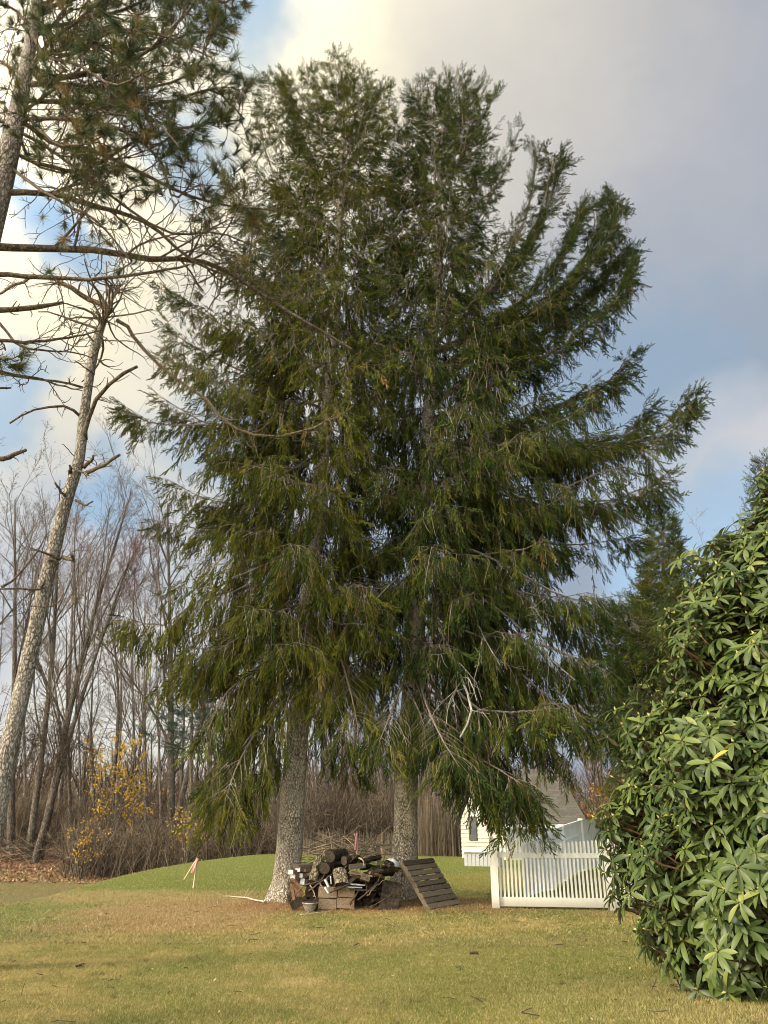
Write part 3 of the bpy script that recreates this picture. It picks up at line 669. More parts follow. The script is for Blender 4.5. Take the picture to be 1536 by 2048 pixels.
limbs = [  # pixel path, depth drift, radius, leafy
    ([(8, 385), (100, 388), (160, 402), (240, 425), (300, 455), (375, 520), (440, 550)], .6, .036, .15),
    ([(-40, 492), (60, 496), (200, 500), (290, 520), (380, 520), (450, 545), (500, 575), (600, 640), (700, 700)], 1.4, .045, .12),
    ([(-40, 550), (60, 550), (200, 552), (300, 540), (376, 526)], .2, .030, .0),
    ([(30, 230), (110, 285), (190, 300), (290, 345), (380, 390), (470, 412), (560, 420)], .6, .030, 1.),
    ([(45, 170), (140, 150), (260, 120), (340, 60), (400, -20)], -.4, .034, 1.),
    ([(60, 60), (160, 40), (280, 10), (380, -60)], .8, .03, 1.),
    ([(40, 200), (120, 200), (240, 210), (330, 200), (420, 180), (480, 235)], .9, .03, 1.),
    ([(50, 120), (160, 90), (290, 100), (400, 60), (470, 80)], 1.2, .03, 1.),
    ([(20, 300), (90, 330), (180, 340), (280, 280), (400, 250), (475, 240)], .5, .026, 1.),
    ([(35, 240), (130, 240), (230, 260), (310, 320), (340, 400), (380, 360)], -.3, .026, .9),
    ([(15, 330), (110, 400), (200, 450), (260, 520)], -.6, .02, .3),
    ([(50, 150), (100, 80), (180, 20), (260, -60)], -.8, .028, 1.),
    ([(60, 60), (20, 20), (-40, 0)], .2, .025, 1.), ([(30, 250), (-20, 240), (-60, 260)], .2, .025, 1.),
    ([(70, 20), (200, -20), (330, -40), (440, 0), (470, -10)], .5, .03, 1.),
    ([(55, 130), (90, 160), (200, 170), (300, 170), (400, 130), (440, 30)], .2, .026, 1.),
    ([(60, 90), (140, 110), (230, 60), (330, 70), (420, 110)], -.5, .026, 1.),
    ([(35, 230), (120, 180), (210, 230), (300, 240), (360, 300)], -.9, .022, 1.),
    ([(30, 260), (100, 300), (200, 380), (330, 470), (420, 470), (520, 510)], .3, .022, .25),
    ([(40, 200), (60, 240), (120, 290), (200, 290)], -1.1, .02, 1.), ([(60, 60), (90, 100), (150, 120), (230, 160), (300, 130)], -1.3, .024, 1.),
    ([(75, 10), (150, -10), (220, 30), (300, 50)], .9, .024, 1.), ([(30, 240), (60, 320), (130, 350), (200, 330)], 1.2, .02, .8), ([(60, 80), (110, 40), (150, -20)], .5, .024, 1.),
    ([(50, 150), (0, 120), (-40, 60)], .3, .022, 1.), ([(-60, 700), (-10, 715), (30, 720)], 0, .02, .9), ([(-60, 680), (60, 685), (130, 680), (200, 668)], .3, .022, .05),
    ([(-30, 610), (40, 690), (90, 705), (150, 712), (188, 722)], .4, .016, .0), ([(-50, 735), (40, 745), (120, 765), (170, 778)], .6, .018, .0)]
gB, gN, gC = Geo(), Geo(), Geo()
def tuft_template(seed, n=62):
    r = np.random.default_rng(seed); V, T = [], []
    for i in range(n):
        a = r.uniform(0, 2 * math.pi); tilt = R(r.uniform(8, 75)); ln = r.uniform(.75, 1.1); s0 = r.uniform(-.35, .15)
        d = np.array([math.cos(tilt), math.sin(tilt) * math.cos(a), math.sin(tilt) * math.sin(a)])
        sd_ = unit(np.cross(d, r.normal(size=3))) * .017
        b = np.array([s0, 0, 0]); e = b + d * ln + np.array([.05, 0, 0]); k = len(V) * 3
        V.append(np.stack([b - sd_, b + sd_, e])); T.append([k, k + 1, k + 2])
    return np.vstack(V), np.array(T)
TUFT = [tuft_template(s_) for s_ in range(4)]
tips_p, tips_d = [], []
for pts, dy, r, leafy in limbs:
    p_ = pp(pts, PY, 14, dy)[None]; p_ = p_ + np.cumsum(rng.normal(0, .008, p_.shape), 1) * (np.arange(14) > 0)[None, :, None]
    r_ = np.linspace(r, r * .35, 14)[None]; gB.tube(p_, r_, 8, .4, wob=.08)
    L0 = lens(p_)[0]
    n1 = int(L0 * (6.5 if leafy > .5 else 6.0))
    c1, q1 = grow(p_, r_, n1, .30 if L0 > 2 else .4, 55, 8, up=.03, curl=.30, rr=.42, rmin=.006, tmin=.15); gB.tube(c1, q1, 5, rng.random(len(c1)))
    c2, q2 = grow(c1, q1, 4, .55, 45, 6, up=.05, curl=.34, rr=.6, rmin=.005); gB.tube(c2, q2, 4, rng.random(len(c2)))
    if leafy > 0:
        c3, q3 = grow(c2, q2, 2, .6, 40, 5, up=.10, curl=.3, rr=.7, rmin=.005)
        k = rng.random(len(c3)) < max(leafy, .7); c3, q3 = c3[k], q3[k]
        gB.tube(c3, q3, 3, rng.random(len(c3)))
        for C_, pr in ((c1, .5), (c2, .29), (c3, .30)):
            k = rng.random(len(C_)) < pr * leafy
            tips_p.append(C_[k, -1]); tips_d.append(unit(C_[k, -1] - C_[k, -2]))
tips_p = np.vstack(tips_p); tips_d = np.vstack(tips_d)
tips_d = unit(tips_d + np.array([0, 0, .45])); nt_ = len(tips_p)
var = np.clip(rng.beta(2, 3.2, nt_), 0, 1)
for s_ in range(4):
    k = np.arange(nt_) % 4 == s_
    gN.inst(TUFT[s_][0], TUFT[s_][1], None, frames(tips_d[k]) * rng.uniform(.12, .19, k.sum())[:, None, None], tips_p[k], var[k])
k = rng.random(nt_) < .12
cv = np.stack([np.array([[0, .022, 0], [-.02, 0, .0], [.0, -.022, 0], [.02, 0, 0], [0, 0, -.05], [0, 0, .02]])])[0]
ct = np.array([[0, 1, 4], [1, 2, 4], [2, 3, 4], [3, 0, 4], [1, 0, 5], [2, 1, 5], [3, 2, 5], [0, 3, 5]])
gC.inst(cv, ct, None, np.tile(np.eye(3), (k.sum(), 1, 1)), tips_p[k] + [0, 0, -.03], rng.random(k.sum()))
build('branches', gB, M['pine_limb'], pineB, smooth=True); build('needles', gN, M['pine_needles'], pineB); build('cones', gC, M['cone'], pineB)['kind'] = 'stuff'

# dead leaning pine: base just outside the left edge
DY = 10.0
dtr = pp([(-42, 1800), (-20, 1690), (18, 1500), (62, 1300), (100, 1130), (130, 1010), (158, 920), (168, 830), (188, 700), (208, 640), (222, 600), (240, 570)], DY, 30)
dtr[0, 2] = Hs(dtr[0, 0], DY) - .1
snag = thing('dead_pine_tree', 'dead leaning pine with bare top and broken stubs at left edge', 'tree', (dtr[0, 0], DY, Hs(dtr[0, 0], DY)))
rr = np.interp(np.arange(30) / 29, [0, .12, .35, .55, .68, .72, .85, 1], [.145, .118, .096, .078, .066, .074, .042, .022])
g = Geo(); g.tube(dtr[None], rr[None], 18, wob=.035); build('trunk', g, M['pine_bark'], snag, smooth=True)
g, gO = Geo(), Geo()
stubs = [([(172, 945), (205, 932), (237, 912)], -.5, .034), ([(168, 935), (180, 925), (187, 912)], -.3, .03), ([(140, 950), (139, 932)], -.2, .03),
    ([(135, 1000), (122, 985), (110, 968)], -.3, .024), ([(150, 1000), (170, 1008), (184, 1001)], -.3, .02), ([(168, 880), (172, 850), (190, 800), (232, 757), (270, 733)], -.4, .040),
    ([(120, 1118), (95, 1108), (62, 1100)], -.3, .022), ([(125, 1115), (142, 1118), (140, 1108)], -.3, .03), ([(118, 1130), (100, 1122), (85, 1122)], -.2, .02),
    ([(195, 690), (182, 678), (168, 660)], -.2, .018), ([(200, 640), (225, 636), (265, 630), (300, 620)], -.4, .016), ([(208, 640), (240, 655), (262, 672)], -.3, .012),
    ([(205, 640), (195, 630), (185, 625)], .3, .012), ([(215, 590), (215, 560), (212, 520)], .2, .02), ([(205, 680), (240, 678), (285, 682)], -.3, .012),
    ([(197, 720), (215, 717), (228, 718)], -.2, .01), ([(190, 750), (170, 735), (150, 722)], -.3, .013), ([(165, 835), (130, 812), (70, 818), (25, 845)], -.5, .022), ([(170, 775), (110, 760), (50, 752), (-20, 742)], -.5, .02),
    ([(100, 1180), (88, 1172)], -.1, .02), ([(82, 1245), (70, 1238)], -.1, .02), ([(115, 1150), (125, 1185), (105, 1212), (60, 1210)], -.4, .012),
    ([(150, 940), (175, 950)], -.3, .02), ([(96, 1135), (80, 1180), (40, 1178), (0, 1178)], -.4, .02), ([(0, 1175), (40, 1150), (75, 1105), (92, 1075)], .3, .018), ([(158, 925), (140, 900), (128, 890)], -.2, .008)]
for pts, dy, r in stubs:
    g = Geo(); p_ = pp(pts, DY, 7, dy)[None]; p_ = p_ + np.cumsum(rng.normal(0, .008, p_.shape), 1); r_ = np.linspace(r, r * .55, 7)[None]; g.tube(p_, r_, 7, .5, cap=True, wob=.12)
    if r > .011:
        c1, q1 = grow(p_, r_, 5, .28, 60, 4, curl=.35, rr=.35, rmin=.004); g.tube(c1, q1, 4, rng.random(len(c1)))
    build('stub', g, M['pine_limb'], snag, smooth=True)
g = Geo()
# twiggy dead top
p_ = dtr[20:30][None]; r_ = rr[20:30][None]
c1, q1 = grow(p_, r_, 26, .62, 65, 8, up=.0, curl=.42, rr=.35, rmin=.007); g.tube(c1, q1, 5, rng.random(len(c1)))
c2, q2 = grow(c1, q1, 3, .5, 50, 6, curl=.45, rr=.6, rmin=.004); g.tube(c2, q2, 3, rng.random(len(c2)))
# long curved limbs rising from the top of the leaning pine
for pts, dy, r in (([(232, 640), (262, 668), (300, 710), (345, 755), (400, 795), (450, 840), (510, 872), (590, 868), (640, 855), (672, 836)], 1.0, .030),
                   ([(228, 622), (170, 592), (130, 570), (95, 556), (60, 555), (20, 575), (-40, 610)], -.8, .045)):
    p_ = pp(pts, DY, 16, dy)[None]; p_ = p_ + rng.normal(0, .022, p_.shape); r_ = np.linspace(r, r * .35, 16)[None]; gO.tube(p_, r_, 9, .5, wob=.12)
    c1, q1 = grow(p_, r_, 30, .20, 55, 7, curl=.35, rr=.35, rmin=.006, tmin=.1); gO.tube(c1, q1, 4, rng.random(len(c1)))
    c2, q2 = grow(c1, q1, 3, .5, 50, 5, curl=.4, rr=.6, rmin=.004); gO.tube(c2, q2, 3, rng.random(len(c2)))
build('dead_top_twigs', g, M['pine_limb'], snag, smooth=True); build('branches', gO, M['orange_limb'], snag, smooth=True)
# loose broken dead limbs of the overhanging pine, thick, cut by the left edge
for pts, dy, r in (([(-80, 625), (0, 620), (60, 616), (100, 610), (127, 605)], .3, .045), ([(-80, 905), (0, 918), (30, 908), (52, 900)], .3, .04), ([(-60, 775), (0, 776), (22, 776)], .2, .02)):
    g = Geo(); p_ = pp(pts, PY + 1.6, 9, dy)[None]; r_ = np.linspace(r, r * .5, 9)[None]; g.tube(p_, r_, 8, .5, cap=True, wob=.12)
    c1, q1 = grow(p_, r_, 9, .16, 60, 4, curl=.35, rr=.3, rmin=.004); g.tube(c1, q1, 4, rng.random(len(c1)))
    build('broken_limb', g, M['pine_limb'], pineB, smooth=True)

# ------------------------------------------------------------------ bare woodland trees
def bare_tree(base, top, Y, r, seed, mat, tw, label, levels=(9, 6, 5, 4), group='bare trees in the woods beyond the lawn', spread=32, fork=0, tm=.25, mid=None):
    global rng
    rng = np.random.default_rng(seed)
    b = P(base[0], base[1], Y); b[2] = Hs(b[0], Y) - .1; tp_ = P(top[0], top[1], Y)
    o = thing('bare_tree', label, 'tree', (b[0], Y, b[2] + .1), group)
    pts = [b, b * .5 + tp_ * .5 + np.array([rng.normal(0, .25), rng.normal(0, .3), 0]), tp_]
    if mid: pts[1] = P(mid[0], mid[1], Y)
    tr = smooth_poly(pts, 12)[None]; r_ = (r * .78 * np.linspace(1, .12, 12) ** .9)[None]
    g = Geo(); g.tube(tr, r_, 9, .5, wob=.05)
    gl = Geo()
    c1, q1 = grow(tr, r_, levels[0], .40, spread, 8, up=.12, curl=.10, rr=.40, rmin=.016, tmin=tm); g.tube(c1, q1, 5, rng.random(len(c1)))
    build('trunk', g, mat, o, smooth=True)
    c2, q2 = grow(c1, q1, levels[1], .48, 35, 6, up=.08, curl=.14, rr=.5, rmin=.012); gl.tube(c2, q2, 4, rng.random(len(c2)))
    c3, q3 = grow(c2, q2, levels[2], .5, 35, 5, up=.06, curl=.18, rr=.6, rmin=.008); gl.tube(c3, q3, 3, rng.random(len(c3)))
    c4, q4 = grow(c3, q3, levels[3], .55, 35, 4, up=.04, curl=.2, rr=.7, rmin=.006); gl.tube(c4, q4, 3, rng.random(len(c4)))
    build('branches', gl, tw, o)
    return o
BT, RT = M['bare_twigs'], M['red_twigs']; WB, WP = M['wood_bark'], M['wood_bark_pale']
trees = [  # base px, top px, Y, radius, material, twig, label
    ((72, 1700), (255, 1130), 46, .26, WB, RT, 'dark bare trunk leaning hard right from the clump at the left wood edge'),
    ((80, 1702), (262, 985), 47, .30, WB, BT, 'tallest stem of the leaning clump, its bare crown behind the dead pine'),
    ((60, 1700), (120, 960), 48, .28, WB, BT, 'bare tree with fan of twigs directly left of the leaning clump'),
    ((24, 1690), (30, 1000), 49, .30, WB, BT, 'bare tree rising behind the foot of the dead leaning pine'),
    ((112, 1690), (150, 1060), 55, .24, WP, RT, 'thin pale bare tree showing between the leaning stems'),
    ((345, 1690), (335, 1010), 47, .33, WB, BT, 'thick dark bare trunk left of the left spruce with wide pale crown'),
    ((340, 1690), (480, 1040), 52, .26, WP, BT, 'pale bare tree half hidden behind the left spruce foliage'),
    ((295, 1695), (290, 1180), 48, .17, WP, BT, 'slim pale bare tree right of the yellow sapling'),
    ((215, 1690), (215, 1160), 54, .20, WB, RT, 'reddish twigged bare tree behind the yellow sapling'),
    ((252, 1692), (300, 1230), 58, .16, WB, RT, 'slender bare tree with reddish top right behind the yellow sapling'),
    ((-30, 1700), (-70, 930), 44, .34, WB, BT, 'bare tree cut by the left edge of the picture'),
    ((150, 1690), (90, 1190), 60, .18, WB, RT, 'bare tree far back left with reddish twigs'),
    ((548, 1700), (560, 1150), 45, .30, WB, RT, 'thick dark bare trunk close behind the left spruce trunk'),
    ((410, 1694), (400, 1250), 56, .20, WP, RT, 'bare tree behind the low left spruce boughs'),
    ((455, 1694), (470, 1180), 60, .20, WB, RT, 'bare tree deep in the wood behind the left spruce'),
    ((505, 1700), (500, 1300), 50, .15, WP, BT, 'slim pale stem just left of the left spruce trunk'),
    ((655, 1700), (650, 1200), 46, .36, WB, RT, 'broad dark trunk seen between the spruces above the woodpile'),
    ((700, 1700), (720, 1240), 55, .22, WP, RT, 'mid brown trunk between the two spruce trunks'),
    ((745, 1700), (740, 1300), 60, .20, WB, BT, 'thin trunk just left of the right spruce'),
    ((872, 1705), (880, 1250), 44, .24, WB, RT, 'dark bare trunk just right of the right spruce trunk'),
    ((930, 1700), (925, 1200), 40, .15, WB, BT, 'narrow nearly black trunk beside the cream gable of the house'),
    ((900, 1700), (960, 1180), 58, .22, WP, RT, 'pale bare tree behind the reed like dry stalks'),
    ((1240, 1670), (1290, 1215), 46, .20, WP, RT, 'pinkish grey twiggy tree between the right spruce and the bush'),
    ((1200, 1670), (1180, 1380), 44, .14, WB, RT, 'low bare tree above the house roof'),
    ((1290, 1670), (1340, 1230), 58, .18, WP, RT, 'pinkish bare tree fading behind the big bush'),
    ((1440, 1670), (1440, 1080), 60, .2, WP, BT, 'fine twig crown peeking over the big bush'),
]
slim = [((8, 1180), 52, 'slim stem nearest the left edge'), ((48, 1090), 57, 'slim stem between the dead pine foot and the leaning clump'), ((132, 1230), 51, 'slim stem right of the leaning clump foot'), ((165, 1120), 59, 'slim tall stem left of the yellow sapling'), ((190, 1260), 50, 'short slim stem behind the left half of the yellow sapling'),
        ((238, 1180), 62, 'slim stem behind the right half of the yellow sapling'), ((272, 1060), 57, 'tall slim stem with pale crown right of the yellow sapling'), ((312, 1300), 51, 'short slim stem left of the thick dark trunk'), ((362, 1150), 61, 'slim stem right of the thick dark trunk'), ((430, 1330), 50, 'slim stem behind the lowest left spruce boughs'), ((480, 1360), 54, 'slim stem left of the left spruce trunk'),
        ((528, 1280), 60, 'slim stem touching the left side of the left spruce trunk'), ((622, 1350), 52, 'slim stem just right of the left spruce trunk'), ((680, 1320), 62, 'slim stem over the middle of the woodpile'), ((765, 1380), 50, 'slim stem hugging the left side of the right spruce trunk'), ((852, 1350), 52, 'slim stem hugging the right side of the right spruce trunk'), ((905, 1330), 61, 'slim stem over the dry stalks')]
for k_, (tp2, Y2, lb2) in enumerate(slim):
    bare_tree((tp2[0] - 12 + 24 * ((k_ * 7) % 5) / 4, 1695), tp2, Y2, .12 + .03 * (k_ % 3), 300 + k_, WP if k_ % 2 else WB, RT if k_ % 3 == 0 else BT, lb2 + ', bare', levels=(11, 6, 5, 3), spread=26, tm=.2)
for i_, (b_, t_, Y_, r_, mt_, tw_, lb_) in enumerate(trees):
    small = Y_ > 53
    bare_tree(b_, t_, Y_, r_, 100 + i_, mt_, tw_, lb_, levels=(12, 7, 6, 4) if small else (15, 8, 6, 4), spread=27)

# far wood: one brown mass of bare trees on the rise, nobody could count it
rng = np.random.default_rng(55)
g = Geo(); n = 700
Yf = rng.uniform(60, 120, n); Xf = rng.uniform(-1, 1, n) * (Yf * .62 + 6); hf = rng.uniform(4.5, 8.5, n)
b = np.stack([Xf, Yf, H(Xf, Yf) - .2], -1)
tr = walk(b, np.tile([0, 0, 1.], (n, 1)) + rng.normal(0, .07, (n, 3)), hf, 6, up=.2, curl=.08); r_ = rng.uniform(.10, .22, n)[:, None] * np.linspace(1, .2, 6)[None]
g.tube(tr, r_, 4, rng.random(n) * .5)
c1, q1 = grow(tr, r_, 14, .38, 40, 5, up=.12, curl=.12, rr=.5, rmin=.025, tmin=.15); g.tube(c1, q1, 3, rng.random(len(c1)))
c2, q2 = grow(c1, q1, 5, .5, 38, 4, up=.06, curl=.2, rr=.6, rmin=.016); g.tube(c2, q2, 3, rng.random(len(c2)))
tag(build('far_woods', g, M['brush_twigs']), 'brown bare wood covering the far rise', 'woods', kind='stuff')

# brush along the wood edge (stuff)
def thicket(name, label, boxes, seed, mat, hmul=1.):
    global rng
    rng = np.random.default_rng(seed); g = Geo()
    for px0, px1, Y0, Y1, h0, h1, n in boxes:
        Y = rng.uniform(Y0, Y1, n); px = rng.uniform(px0, px1, n); X = (px - 768) / F * Y * .94; Z = H(X, Y)
        b = np.stack([X, Y, Z - .05], -1); hh = rng.uniform(h0, h1, n) * hmul
        tr = walk(b, np.stack([rng.normal(0, .28, n), rng.normal(0, .28, n), np.ones(n)], -1), hh, 6, up=.05, curl=.16)
        r_ = rng.uniform(.010, .024, n)[:, None] * np.linspace(1, .3, 6)[None]; g.tube(tr, r_, 3, rng.random(n))
        c1, q1 = grow(tr, r_, 6, .45, 45, 4, up=.02, curl=.25, rr=.6, rmin=.006, tmin=.1); g.tube(c1, q1, 3, rng.random(len(c1)))
        c2, q2 = grow(c1, q1, 2, .6, 45, 3, curl=.2, rr=.7, rmin=.005, tmin=.1); g.tube(c2, q2, 3, rng.random(len(c2)))
    return tag(build(name, g, mat), label, 'undergrowth', kind='stuff')
thicket('undergrowth', 'tangled brown brush along the edge of the wood', [(150, 620, 41, 46, 1.2, 2.9, 1300), (-60, 620, 50, 58, 1.6, 4.2, 1000), (600, 940, 43, 49, 1.4, 4.2, 1300), (-60, 140, 50, 56, .8, 3.5, 380), (1150, 1320, 40, 50, 2., 4.5, 420)], 61, M['brush_twigs'])
rng = np.random.default_rng(62); g = Geo(); n = 1500
Y = rng.uniform(39.5, 42, n); px = np.concatenate([rng.uniform(835, 935, n - 500), rng.uniform(610, 790, 500)]); X = (px - 768) / F * Y * .94
tr = walk(np.stack([X, Y, H(X, Y) - .05], -1), np.stack([rng.normal(0, .05, n), rng.normal(0, .05, n), np.ones(n)], -1), np.where(px > 800, rng.uniform(1.2, 2.9, n), rng.uniform(.4, 1.2, n)), 4, up=.1, curl=.04)
g.tube(tr, np.full((n, 4), .011) * np.linspace(1, .5, 4)[None], 3, .4 + .6 * rng.random(n))
tag(build('dry_stalks', g, M['brush_twigs']), 'upright dry brown stalks right of the right spruce trunk', 'undergrowth', kind='stuff')
# vine mound hanging on the trees left of centre
rng = np.random.default_rng(63); g = Geo(); n = 420
c0 = P(105, 1480, 44); b = c0 + rng.normal(0, 1, (n, 3)) * [1.3, .8, .9]
tr = walk(b, rng.normal(0, 1, (n, 3)) + [0, 0, -.3], rng.uniform(.8, 1.8, n), 6, up=-.12, curl=.25); g.tube(tr, np.full((n, 6), .012), 3, rng.random(n) * .6)
c1, q1 = grow(tr, np.full((n, 6), .01), 3, .6, 50, 4, up=-.1, curl=.3, rmin=.007); g.tube(c1, q1, 3, rng.random(len(c1)) * .7)
tag(build('vine_tangle', g, M['brush_twigs']), 'drooping brown vine tangle hung on stems behind dead pine', 'vines')
# brush pile of cut limbs at the wood edge
for i_, (px_, w_, lb_) in enumerate(((60, 75, 'brown heap of cut brush at foot of the leaning clump'), (690, 75, 'grey heap of cut limbs behind the woodpile'))):
    rng = np.random.default_rng(70 + i_); n = 260 if i_ == 0 else 150; Yc = 47 if i_ == 0 else 33; cx = (px_ - 768) / F * Yc * .94; sp_ = w_ / F * Yc
    b = np.stack([cx + rng.normal(0, .5, n) * sp_, Yc + rng.normal(0, .7, n), np.zeros(n)], -1); b[:, 2] = H(b[:, 0], b[:, 1]) + rng.uniform(0, .9 if i_ == 0 else 1.1, n) * np.exp(-((b[:, 0] - cx) / sp_) ** 2)
    tr = walk(b, rng.normal(0, 1, (n, 3)) * [1, .5, .30], rng.uniform(.8, 2.6, n), 5, curl=.16)
    g = Geo(); g.tube(tr, rng.uniform(.006, .018, n)[:, None] * np.linspace(1, .5, 5)[None], 4, rng.random(n))
    tag(build('brush_pile', g, M['brush_twigs']), lb_, 'brush pile', 'heaps of cut brush')

# leaf quads helper
def leaf_cloud(g, c, n, s, var=None):
    d = unit(rng.normal(size=(n, 3))); Mx = frames(d, rng.uniform(0, 6.28, n)) * (s * rng.uniform(.6, 1.3, n))[:, None, None]
    tv = np.array([[0, 0, 0], [.4, .32, .06], [1, 0, 0], [.4, -.32, .06]])
    g.inst(tv, np.array([[0, 1, 2], [0, 2, 3]]), None, Mx, c, rng.random(n) if var is None else var)
# yellow leaved sapling
rng = np.random.default_rng(81)
def leafy_small(basepx, Y, h, spread, label, leafmat, nl, ls, seed, cat='tree', name='yellow_leaved_sapling'):
    global rng
    rng = np.random.default_rng(seed); b = P(basepx[0], basepx[1], Y); b[2] = Hs(b[0], Y)
    o = thing(name, label, cat, tuple(b))
    tr = walk(np.tile(b, (4, 1)), np.stack([rng.normal(0, .2, 4), rng.normal(0, .2, 4), np.ones(4)], -1), h * rng.uniform(.8, 1, 4), 8, up=.1, curl=.08); r_ = np.tile(np.linspace(.05, .012, 8), (4, 1))
    g = Geo(); g.tube(tr, r_, 5); build('trunk', g, M['wood_bark'], o)
    c1, q1 = grow(tr, r_, 12, .45 * spread, 55, 6, up=.06, curl=.15, rr=.5, rmin=.010); c2, q2 = grow(c1, q1, 5, .5, 45, 5, up=.0, curl=.2, rmin=.007)
    g = Geo(); g.tube(c1, q1, 4, .4); g.tube(c2, q2, 3, .4); build('branches', g, M['bare_twigs'], o)
    ii = rng.integers(0, len(c2), nl); p_, _ = at_t(c2[ii], rng.uniform(.2, 1, (nl, 1))); g = Geo()
    leaf_cloud(g, p_[:, 0] + rng.normal(0, .05, (nl, 3)), nl, ls); build('leaves', g, leafmat, o); return o
leafy_small((215, 1690), 44, 7.4, .8, 'sapling with bright yellow leaves at the wood edge on the left', M['yellow_leaf'], 1900, .13, 81)
leafy_small((165, 1720), 40.5, 2.6, .8, 'small yellow leaved shrub below the yellow sapling', M['yellow_leaf'], 300, .10, 82)
leafy_small((375, 1690), 40, 3.6, .9, 'sparse yellow speckled shrub right of the yellow sapling', M['yellow_leaf'], 420, .10, 83, 'shrub', 'speckled_shrub')
leafy_small((1215, 1690), 36, 3.0, .9, 'bare shrub with a few orange leaves beside the white fence', M['orange_leaf'], 420, .11, 84, 'shrub', 'orange_leaved_shrub')
leafy_small((900, 1700), 42, 3.4, .6, 'spindly shrub with few orange leaves behind the right spruce', M['orange_leaf'], 160, .10, 85, 'shrub', 'orange_leaved_shrub')

# background evergreens
def small_conifer(label, basepx, toppx, Y, width_px, mat, seed, nprim=90, hang=.7, zf=.12, name='background_spruce', pw=.8, lat_gap=.28, sp=(.35, .6)):
    global rng
    rng = np.random.default_rng(seed); b = P(basepx[0], basepx[1], Y); b[2] = Hs(b[0], Y); tp_ = P(toppx[0], toppx[1], Y)
    o = thing(name, label, 'tree', tuple(b)); hgt = tp_[2] - b[2]; W = width_px / F * Y * 1.05 / 2
    g = Geo(); K = 10; tr = np.linspace(b - [0, 0, .1], tp_, K); g.tube(tr[None], np.linspace(.2, .02, K)[None], 8); build('trunk', g, M['wood_bark'], o)
    prim, low = [], []
    for k in range(nprim):
        u = (k + .5) / nprim; z = b[2] + hgt * (zf + (1 - zf) * u ** .9); h_ = (z - b[2]) / hgt; az = k * 2.4 + rng.uniform(-.2, .2)
        Ln = W * ((1 - h_) / (1 - zf)) ** pw * rng.uniform(.7, 1.1) + .15; rise = np.interp(h_, [0, .4, 1], [-.25, .1, .9])
        t = np.linspace(0, 1, 7)[:, None]; x = b[0] + (tp_[0] - b[0]) * h_
        prim.append(np.array([x, Y, z]) + np.array([math.cos(az), math.sin(az), 0]) * Ln * t + np.array([0, 0, 1]) * (rise * Ln * t ** 1.5 - .25 * Ln * t * (1 - t))); low.append(hang * (1 - h_ * .7))
    gl, gt, gf = spruce_mesh(np.array(prim), np.array(low), lat_gap=lat_gap, sp_len=sp, seed=seed)
    build('branches', gl, M['limb_bark'], o); build('needles', gf, mat, o); return o
small_conifer('smaller dark green spruce standing between the right spruce and the big bush', (1310, 1680), (1328, 1040), 30, 165, M['needles'], 91, nprim=190, pw=.55, lat_gap=.2)
small_conifer('drooping dark evergreen low behind the right spruce boughs', (1300, 1680), (1290, 1240), 27, 280, M['needles_dark'], 92, nprim=60, hang=1., zf=.45, pw=.35)
small_conifer('golden green conifer cut by the right edge above the bush', (1560, 1700), (1530, 925), 20, 210, M['cedar'], 93, nprim=190, hang=.1, name='golden_conifer', lat_gap=.22, sp=(.2, .34))
small_conifer('dark blue green pine in the wood behind the left spruce boughs', (385, 1690), (385, 1320), 43, 190, M['bg_needles'], 94, nprim=44, hang=.1, zf=.5, name='background_pine', pw=.5, sp=(.35, .6))

# ------------------------------------------------------------------ rhododendron
rng = np.random.default_rng(95)
RY = 7.2; RXc = 4.35
prof_px = [(1560, 1000), (1478, 1050), (1405, 1120), (1345, 1200), (1300, 1330), (1250, 1450), (1222, 1540), (1205, 1640), (1222, 1740), (1262, 1840), (1310, 1920), (1370, 1985)]
rz_ = np.array([P(a - 22 + 72 * min(1, (b - 1000) / 400), b + 14, RY) for a, b in prof_px]); zr_ = rz_[:, 2][::-1]; rr_ = (RXc - rz_[:, 0])[::-1]
zr_ = np.concatenate([[zr_[0] - .25], zr_, [zr_[-1] + .4]]); rr_ = np.concatenate([[rr_[0] - .5], rr_, [.3]])
shrub = thing('rhododendron_bush', 'huge glossy leaved evergreen bush filling the right side of the lawn', 'bush', (RXc, RY, Hs(RXc, RY)))
m, t = mat_new('rhododendron_leaf'); q = NT(t); at = q.n('ShaderNodeAttribute', attribute_name='var'); ge = q.n('ShaderNodeNewGeometry')
col = q.ramp(at.outputs['Fac'], [(0, (.025, .046, .012)), (.5, (.056, .084, .019)), (.9, (.112, .145, .032)), (.97, (.20, .21, .05)), (1, (.28, .25, .05))])
col = q.mix(ge.outputs['Backfacing'], col, (.20, .23, .115))
finish(q, col, .45, spec=.35, trans=.06); M['rhodo'] = m
M['bud'] = plain('rhododendron_bud', (.34, .33, .11), (.55, .48, .20), 30)
M['rstem'] = plain('rhododendron_stem', (.06, .035, .025), (.17, .10, .06), 20)
def leaf_tmpl(droop, seed):
    r = np.random.default_rng(seed); ts = [0, .1, .28, .5, .72, .9, 1.]; wd = [.015, .05, .105, .140, .135, .075, .008]; V, Q = [], []
    for i_, (t, w_) in enumerate(zip(ts, wd)):
        z = -droop * t * t; V += [[t, -w_, z + w_ * .30], [t, 0, z], [t, w_, z + w_ * .30]]
    for i_ in range(6):
        a = i_ * 3; Q += [[a, a + 3, a + 4, a + 1], [a + 1, a + 4, a + 5, a + 2]]
    return np.array(V), np.array(Q)
LT = [leaf_tmpl(d_r, 0) for d_r in (.12, .28, .45)]
